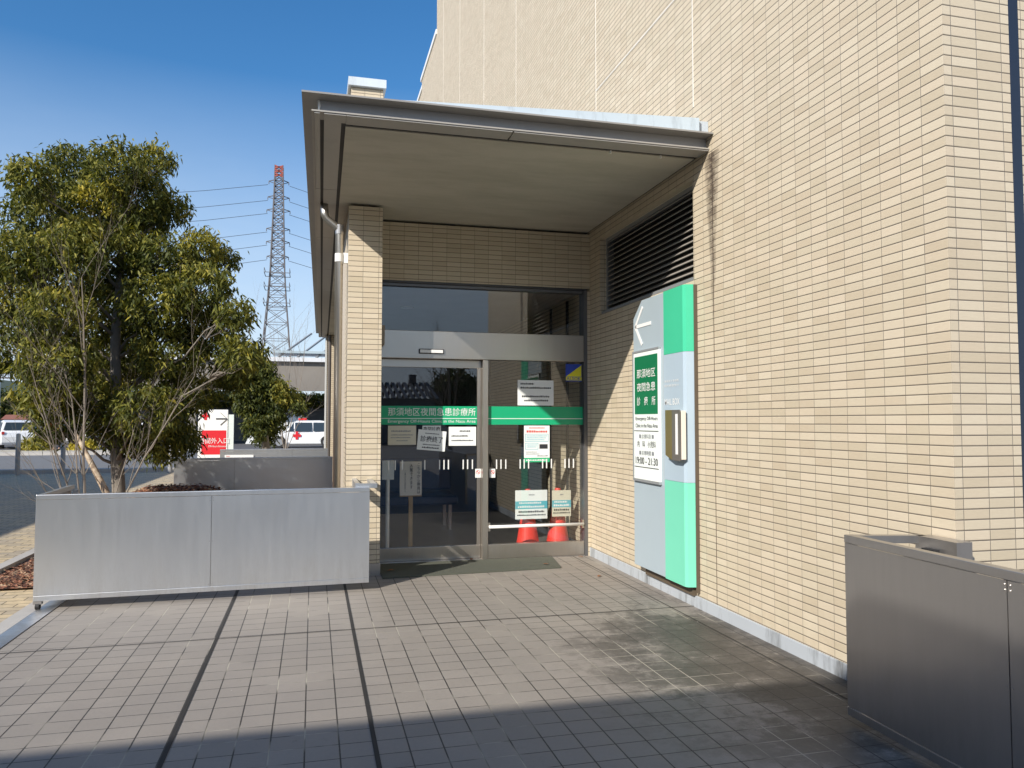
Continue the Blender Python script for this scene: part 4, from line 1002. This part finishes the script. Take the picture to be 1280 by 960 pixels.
MB().beam((f_.x, 23.99, e_.z), (e_.x-.02, 23.99, e_.z), .006, .035).beam((e_.x, 23.99, e_.z), (e_.x-.19, 23.99, e_.z+.18), .006, .03, up=(0, 1, 0)).beam((e_.x, 23.99, e_.z), (e_.x-.19, 23.99, e_.z-.18), .006, .03, up=(0, 1, 0)).build('arrow', M['ink'], HS)
lettering('sign_text', '時間外入口', .80, .17, ((ra.x+b.x-.04)/2, 23.988, ra.z-.30), (0, -1, 0), M['white'], HS)
lettering('sign_text', 'Off-Hours Entrance', .50, .055, ((ra.x+b.x-.04)/2+.1, 23.988, ra.z-.46), (0, -1, 0), M['white'], HS)

# bollards
bol = plain('bollard_grey', (.30, .30, .30), .6); bolw = plain('bollard_pale', (.52, .52, .50), .5)
def bollard(x, y, h_=1.1):
    R = empty('bollard', (x, y, 0)); MB().tube([(x, y, 0), (x, y, h_*.68)], .060, 12).build('post', bol, R); MB().tube([(x, y, h_*.68+.001), (x, y, h_)], .057, 12).build('pale_top', bolw, R)
    MB().tube([(x, y, h_+.001), (x, y, h_+.02)], [.05, .02], 12).build('cap', bol, R); return R
b0 = bollard(-7.72, 23.6); tag(b0, 'grey bollard at the left edge of the picture before the road', 'bollard', 'grey bollards along the road')
for x, lab in ((-6.62, 'grey bollard directly left of the bare shrub before the road'), (-3.9, 'grey bollard half hidden by the big evergreen tree')):
    c = copy_tree(b0); c.location.x = x; c['label'] = lab

# ---- cars
def rubber_rim(): return plain('rim_alu', (.45, .46, .47), .35, .6)
RIM = rubber_rim(); CARGLASS = plain('car_glass', (.03, .04, .045), .08, spec=.8); LAMP = plain('lamp_red', (.45, .02, .02), .25); HEAD = plain('lamp_clear', (.75, .76, .78), .15)
def car(label, body_col, loc, rz, kind='hatch', group=None, cat='car', name='parked_car'):
    L, Wd = (4.1, 1.70); hb = .86; ht = 1.50 if kind == 'hatch' else (1.68 if kind in ('suv', 'van') else 1.45)
    R = empty(name, loc, rz); tag(R, label, cat, group)
    if isinstance(body_col, str): paint = M[body_col]
    else: paint = plain('car_paint', body_col, .28, .1, var=.03, coord='obj')
    # sections along x: (x, zlow, zbelt, zroof or None, half width)
    hx = L/2
    if kind == 'van': roofpts = [(-hx+.08, ht), (hx-.75, ht), (hx-.35, hb+.05)]
    else: roofpts = [(-hx+.12, hb+.02), (-hx+.42, ht-.10), (-.9, ht), (.35, ht-.02), (hx-1.15, hb+.06)]
    low = [(-hx+.02, .34), (-hx, .62), (-hx+.05, hb+.0)]
    hood = [(hx-1.0, hb+.04), (hx-.25, hb-.10), (hx-.02, .66), (hx, .38)] if kind != 'van' else [(hx-.3, hb), (hx-.02, .70), (hx, .38)]
    outline = low+roofpts+hood
    # wheel arches cut into the sill line
    def arch(cx_): return [(cx_+.36*math.cos(t), .30+.36*math.sin(t)) for t in [math.pi*k/8 for k in range(9)]]
    sill = [(hx-.08, .20)]+arch(hx-.80)+arch(-hx+.78)+[(-hx+.08, .22)]
    pts = outline+sill
    bm = bmesh.new(); rows_ = []
    ysl = [(-1.0, .0), (-.94, .03), (-.6, .05), (0, .06), (.6, .05), (.94, .03), (1.0, 0)]
    for s, _ in ysl:
        r = []
        for (x, z) in pts:
            k = max(0, (z-hb)/(ht-hb)); y = s*Wd/2*(1-.17*k); rnd = 1-.03*(abs(s) > .99)*(z > .3)
            r.append(bm.verts.new((x*rnd, y, z*(1 if abs(s) < .99 else (.985 if z > .5 else 1)))))
        rows_.append(r)
    n = len(pts)
    for a_, b_2 in zip(rows_, rows_[1:]):
        for i in range(n):
            try: bm.faces.new((a_[i], a_[(i+1) % n], b_2[(i+1) % n], b_2[i]))
            except ValueError: pass
    for r in (rows_[0], rows_[-1][::-1]): bm.faces.new(r)
    bmesh.ops.recalc_face_normals(bm, faces=bm.faces)
    me = bpy.data.meshes.new('body'); bm.to_mesh(me); bm.free(); body = link_mesh('body', me, paint, R)
    # side windows, windscreen
    for s in (-1, 1):
        def yw(z): return s*(Wd/2*(1-.17*max(0, (z-hb)/(ht-hb)))+.006)
        zs0, zs1 = hb+.04, ht-.12
        if kind == 'van': segs = [(-hx+.3, -hx+.3, -.6, -.6), (-.5, -.5, .5, .5), (.6, .6, hx-.85, hx-.50)]
        else: segs = [(-hx+.50, -hx+.72, -.55, -.55), (-.48, -.48, .42, .42), (.49, .49, .50, hx-1.25)]
        for (x0b, x0t, x1t, x1b) in segs:
            m_ = MB().face([(x0b, yw(zs0), zs0), (x1b, yw(zs0), zs0), (x1t, yw(zs1), zs1), (x0t, yw(zs1), zs1)]); w_ = m_.build('window', CARGLASS, None, recalc=False); w_.parent = R
        for xw in (hx-.80, -hx+.78):
            t_ = MB().tube([(xw, s*(Wd/2-.20), .30), (xw, s*(Wd/2+.004), .30)], .30, 20).build('wheel', M['black'], None); t_.parent = R
            r_ = MB().tube([(xw, s*(Wd/2-.02), .30), (xw, s*(Wd/2+.014), .30)], .19, 14).build('rim', RIM, None); r_.parent = t_
        h1 = MB().box(hx-.16, s*(Wd/2-.36), .62, hx-.005, s*(Wd/2-.05), .74).build('headlight', HEAD, None); h1.parent = R
        h2 = MB().box(-hx-.012, s*(Wd/2-.16), .76, -hx+.06, s*(Wd/2-.03), .90).build('tail_light', LAMP, None); h2.parent = R
    if kind == 'van': ws = [(hx-.36, hb+.10), (hx-.72, ht-.08)]; rw = [(-hx+.05, hb+.08), (-hx+.068, ht-.12)]
    else: ws = [(hx-1.20, hb+.11), (.42, ht-.055)]; rw = [(-hx+.17, hb+.12), (-hx+.40, ht-.14)]
    for nm, (p_, q2), o_ in (('windscreen', ws, .03), ('rear_window', rw, -.03)):
        k1_ = Wd/2*.86; k2_ = Wd/2*.72
        w_ = MB().face([(p_[0]+o_, -k1_, p_[1]), (p_[0]+o_, k1_, p_[1]), (q2[0]+o_, k2_, q2[1]+.02), (q2[0]+o_, -k2_, q2[1]+.02)]).build(nm, CARGLASS, None, recalc=False); w_.parent = R
    pl_ = MB().box(-hx-.014, -.18, .48, -hx+.02, .18, .60).build('number_plate', M['white'], None); pl_.parent = R
    return R
amb = car('white emergency car with a red cross on its door and a red roof beacon', (.80, .80, .80), (-.55, 45, .0), 0, 'hatch', cat='emergency car', name='emergency_car')
amb.rotation_euler = (0, 0, math.pi)
m = MB().tube([(.25, -.35, 1.49), (.25, .35, 1.49)], .0, 4) if False else MB().box(-.2, -.55, 1.505, .25, .55, 1.63)
o = m.build('beacon', plain('beacon_red', (.60, .02, .02), .3), None, bevel=.03); o.parent = amb
m = MB().box(.02-.22+.3, .862, .60, .22+.3+.02, .868, .74).box(.32-.07, .869, .45, .32+.07, .873, .89); o = m.build('red_cross', M['red'], None); o.parent = amb
m = MB().box(-1.9, .862, .44, -1.4, .867, .50); o = m.build('red_stripe', M['red'], None); o.parent = amb

cars = [((-15.6, 47.5), 1.95, 'hatch', (.80, .80, .80), 'white hatchback parked at an angle nearest to the bollards'),
        ((-18.3, 47.5), 1.55, 'hatch', (.06, .16, .17), 'dark teal hatchback in the car park at the left edge of the picture'),
        ((-16.6, 54.0), 1.5, 'hatch', (.72, .73, .74), 'silver hatchback in the second row of the car park'),
        ((-20.0, 55.0), 1.6, 'suv', (.80, .80, .79), 'tall white car in the second row of the car park'),
        ((-18.5, 62.0), 1.6, 'suv', (.78, .78, .78), 'pale boxy car in the last row of the car park'),
        ((-13.0, 63.0), 1.5, 'hatch', (.35, .03, .03), 'dark red car in the last row behind the big tree'),
        ((-22.5, 63.0), 1.6, 'hatch', (.10, .12, .16), 'dark blue car in the last row of the car park'),
        ((-21.3, 48.3), 1.57, 'hatch', (.76, .77, .78), 'white hatchback in the front row cut off by the left picture edge'),
        ((-14.2, 54.5), 1.55, 'suv', (.80, .80, .80), 'white boxy car in the second row just left of the tree crown'),
        ((-24.0, 56.0), 1.6, 'suv', (.70, .71, .72), 'silver boxy car farthest left in the second row'),
        ((-10.0, 49.0), 1.57, 'hatch', (.80, .80, .80), 'white hatchback in the front row seen below the big tree')]
for (x, y), rz, kd, colr, lab in cars: car(lab, colr, (x, y, 0), rz, kd, 'cars parked in the car park')

# person in a red jacket by the car park
PX_, PYY = -12.4, 43.0
PN = empty('person', (PX_, PYY, 0)); tag(PN, 'person in a red jacket and dark trousers standing by the car park shrubs', 'person')
def skin(name, joints, edges, mat, parent):
    me = bpy.data.meshes.new(name); me.from_pydata([j[0] for j in joints], edges, [])
    o = link_mesh(name, me, mat, parent); md = o.modifiers.new('skin', 'SKIN'); sv_ = me.skin_vertices[0].data
    for i, j in enumerate(joints): sv_[i].radius = (j[1], j[1]*(j[2] if len(j) > 2 else 1)); sv_[i].use_root = (i == 0)
    o.modifiers.new('sub', 'SUBSURF').levels = 1; return o
skn = plain('skin', (.42, .26, .18), .6); hairm = plain('hair', (.02, .015, .012), .5)
J = [((0, 0, .92), .13), ((0, 0, 1.15), .12), ((0, 0, 1.38), .13), ((0, 0, 1.47), .05), ((0, 0, 1.55), .07), ((0, -.01, 1.63), .085), ((0, 0, 1.70), .06),
     ((-.19, 0, 1.38), .05), ((-.24, .02, 1.12), .04), ((-.23, -.08, .90), .03), ((.19, 0, 1.38), .05), ((.24, .02, 1.12), .04), ((.22, -.10, .92), .03),
     ((-.09, 0, .86), .08), ((-.10, -.03, .47), .055), ((-.10, .02, .08), .04), ((-.10, -.12, .04), .03), ((.09, 0, .86), .08), ((.11, .05, .47), .055), ((.12, .12, .08), .04), ((.12, -.01, .04), .03)]
Eg = [(0, 1), (1, 2), (2, 3), (3, 4), (4, 5), (5, 6), (2, 7), (7, 8), (8, 9), (2, 10), (10, 11), (11, 12), (0, 13), (13, 14), (14, 15), (15, 16), (0, 17), (17, 18), (18, 19), (19, 20)]
pb = skin('body', J, Eg, skn, PN)
skin('jacket', [((0, 0, .88), .17, .8), ((0, 0, 1.15), .16, .8), ((0, 0, 1.40), .16, .8), ((-.20, 0, 1.40), .07), ((-.25, .02, 1.12), .06), ((-.235, -.06, .95), .05), ((.20, 0, 1.40), .07), ((.25, .02, 1.12), .06), ((.225, -.08, .97), .05)],
     [(0, 1), (1, 2), (2, 3), (3, 4), (4, 5), (2, 6), (6, 7), (7, 8)], plain('red_jacket', (.50, .03, .04), .7), PN)
skin('trousers', [((0, 0, .92), .14), ((-.09, 0, .84), .10), ((-.10, -.03, .47), .075), ((-.10, .02, .12), .06), ((.09, 0, .84), .10), ((.11, .05, .47), .075), ((.12, .12, .12), .06)], [(0, 1), (1, 2), (2, 3), (0, 4), (4, 5), (5, 6)], plain('dark_trousers', (.03, .03, .05), .8), PN)
hb_ = bmesh.new(); bmesh.ops.create_icosphere(hb_, subdivisions=2, radius=.105); bmesh.ops.translate(hb_, verts=hb_.verts, vec=(0, .02, 1.68)); me = bpy.data.meshes.new('hair'); hb_.to_mesh(me); hb_.free(); link_mesh('hair', me, hairm, PN)

# low shrubs by the kerb
def lowshrub(loc, r, lab, tint=.55, n=420, name='low_shrub'):
    R = empty(name, loc); tag(R, lab, 'shrub', 'low shrubs along the car park'); t_ = []
    for _ in range(n):
        u = Vector([random.gauss(0, 1) for _ in range(3)]).normalized()*random.uniform(.5, 1)
        t_.append((loc[0]+u.x*r, loc[1]+u.y*r*.7, loc[2]+abs(u.z)*r*.75+.05, tint+random.gauss(0, .12)))
    leafmesh('foliage', t_, LEAF, R, per=8, leaf=(.14, .06), spread=.12)
    s_ = MB()
    for k in range(6): s_.tube([(loc[0], loc[1], 0), (loc[0]+random.uniform(-.4, .4)*r, loc[1], r*.6)], [.02, .008], 4)
    s_.build('stem', twig, R)
lowshrub((-13.4, 43.3, 0), .85, 'brownish low shrub between the parked white car and the person', .68)
lowshrub((-11.2, 43.2, 0), .7, 'reddish-orange low shrub directly right of the person in red', .95)
lowshrub((-16.0, 41.8, 0), .45, 'small low shrub in front of the white parked car at the left', .6)

# far trees, hill, shops, poles at the left edge
tag(MB().prism([(-700, -1), (-560, 34), (-440, 22), (-330, 46), (-200, 30), (-60, 36), (60, 26), (260, 40), (420, -1)], 900, 960, axis=1).build('hills', plain('far_hill', (.05, .075, .07), .9, var=.3, scale=.02)), kind='structure')
def fartree(x, y, h_, r, lab, tint=.25, n=700):
    R = empty('roadside_tree', (x, y, 0)); tag(R, lab, 'tree', 'far trees beyond the car park'); t_ = []
    for _ in range(n):
        u = Vector([random.gauss(0, 1) for _ in range(3)]).normalized()*random.uniform(.5, 1.05)
        t_.append((x+u.x*r, y+u.y*r, h_*.62+u.z*h_*.38, tint+random.gauss(0, .1)))
    leafmesh('crown', t_, LEAF, R, per=7, leaf=(.5, .24), spread=.5)
    MB().tube([(x, y, 0), (x, y, h_*.6)], [.2, .1], 8).build('trunk', bark, R)
for i, (x, y, h_, r, lab) in enumerate([(-39.5, 112, 5.6, 3.4, 'dark far tree at the left edge behind the shop roof'), (-34, 116, 5.0, 3.0, 'dark far tree just left of the big evergreen crown'), (-45, 118, 6.2, 3.6, 'tall far tree beyond the left edge of the car park'),
                                        (-28, 118, 5.4, 3.2, 'far tree hidden mostly by the big evergreen crown'), (-20, 125, 6.5, 4.0, 'far tree behind the reflections of the car park lamps'), (-52, 110, 6.0, 4.0, 'far tree farthest to the left')]): fartree(x, y, h_, r, lab)
SH = empty('shop_building', (-30, 92, 0)); tag(SH, 'low shop with a red roof beyond the car park', 'building')
MB().box(-31.5, 92, 0, -28.6, 98, 1.6).build('wall', plain('shop_wall', (.45, .42, .38), .7), SH); MB().prism([(-31.7, 1.6), (-28.4, 1.6), (-28.9, 2.1), (-31.2, 2.1)], 91.6, 98.4, axis=1).build('roof', plain('red_roof', (.22, .08, .06), .6), SH)
MB().box(-31.2, 91.95, .4, -30.2, 91.99, 1.3).build('window', CARGLASS, SH); MB().box(-30, 91.95, .4, -29, 91.99, 1.3).build('window', CARGLASS, SH)
S2 = empty('warehouse_building', (-24, 100, 0)); tag(S2, 'long white low building behind the parked cars', 'building')
MB().box(-30, 100, 0, -16, 108, 2.7).build('wall', plain('white_render', (.60, .61, .62), .7), S2); MB().box(-30.3, 99.7, 2.7, -15.7, 108.3, 2.95).build('roof', plain('grey_roof', (.35, .37, .39), .5), S2)
for k in range(4): MB().box(-28.5+k*3.3, 99.95, .9, -26.8+k*3.3, 99.99, 2.0).build('window', CARGLASS, S2)
up_ = empty('utility_pole', (-24.4, 70, 0)); tag(up_, 'white utility pole at the left edge of the picture', 'pole')
MB().tube([(-24.4, 70, 0), (-24.4, 70, 5.2)], [.14, .10], 10).build('pole', M['white'], up_); MB().beam((-25.3, 70, 4.9), (-23.5, 70, 4.9), .12, .12).build('cross_arm', galv, up_)

# ================================================================== BEHIND THE CAMERA (shade the court, show in the glass)
wing = empty('shadow_wing', (-12, -8, 0)); tag(wing, 'unseen tiled block behind the viewer, added to throw the shadow across the court', 'building')  # assumed building out of view, shaped so its edge casts the court's shadow
MB().box(-40, -16, 0, -2.95, -1.78, 5.0).build('wall', M['tile'], wing)
MB().box(-40.1, -16.1, 5.0, -2.9, -1.74, 5.0+.03).build('roof', roofm, wing)
ann = empty('shadow_annex', (-12, 8, 0)); tag(ann, 'unseen low block left of the walkway, added to shade the brick paving', 'building')  # assumed block out of view, placed to cast the walkway's shadow
MB().box(-18, -1.7, 0, -10.1, 20.9, 5.0).build('wall', M['tile'], ann); MB().box(-18.1, -1.68, 5.0, -10.06, 20.94, 5.03).build('roof', roofm, ann)
fac = empty('factory_building', (-2, -38, 0)); tag(fac, 'low factory with a corrugated dark roof across the yard behind the viewer', 'building')
MB().box(-16, -46, 0, 8.0, -36, 3.0).build('wall', plain('factory_wall', (.22, .23, .24), .7), fac)
rf = MB(); n = 60
for k in range(n):
    x = -16.4+k*(24.8/n); rf.prism([(-47, 3.0), (-41, 4.35), (-35.4, 3.0), (-35.4, 2.92), (-41, 4.25), (-47, 2.92)], x, x+24.8/n*.55, axis=0)
rf.build('roof', plain('factory_roof', (.10, .10, .11), .5), fac)
for x in (4.3, 6.8, 1.5): MB().box(x, -41.3, 4.2, x+.5, -40.7, 4.9).build('ventilator', plain('vent', (.08, .08, .09), .5), fac)
for (x, y, h_, r, lab) in ((10.5, -42, 5.5, 1.8, 'round dark tree beside the factory behind the viewer'), (13.5, -45, 4.8, 1.7, 'lower dark tree beyond the factory behind the viewer')):
    fartree(x, y, h_, r, lab, .2, 500)
T4 = empty('bare_tree', (4.5, -12, 0)); tag(T4, 'leafless tree behind the viewer mirrored in the door glass', 'tree')
tm = MB()
for (dx, dz, r) in ((-.7, 2.2, .05), (.5, 2.4, .05), (-.1, 3.0, .06), (-1.2, 1.6, .04), (1.2, 1.8, .04)):
    s = Vector((4.9, -12, 1.2)); e = s+Vector((dx, random.uniform(-.8, .8), dz)); branch(s, (e-s).normalized(), (e-s).length, r, 2)
tm.tube([(4.9, -12, 0), (4.9, -12, 1.25)], [.10, .08], 8); tm.build('trunk', twig, T4)
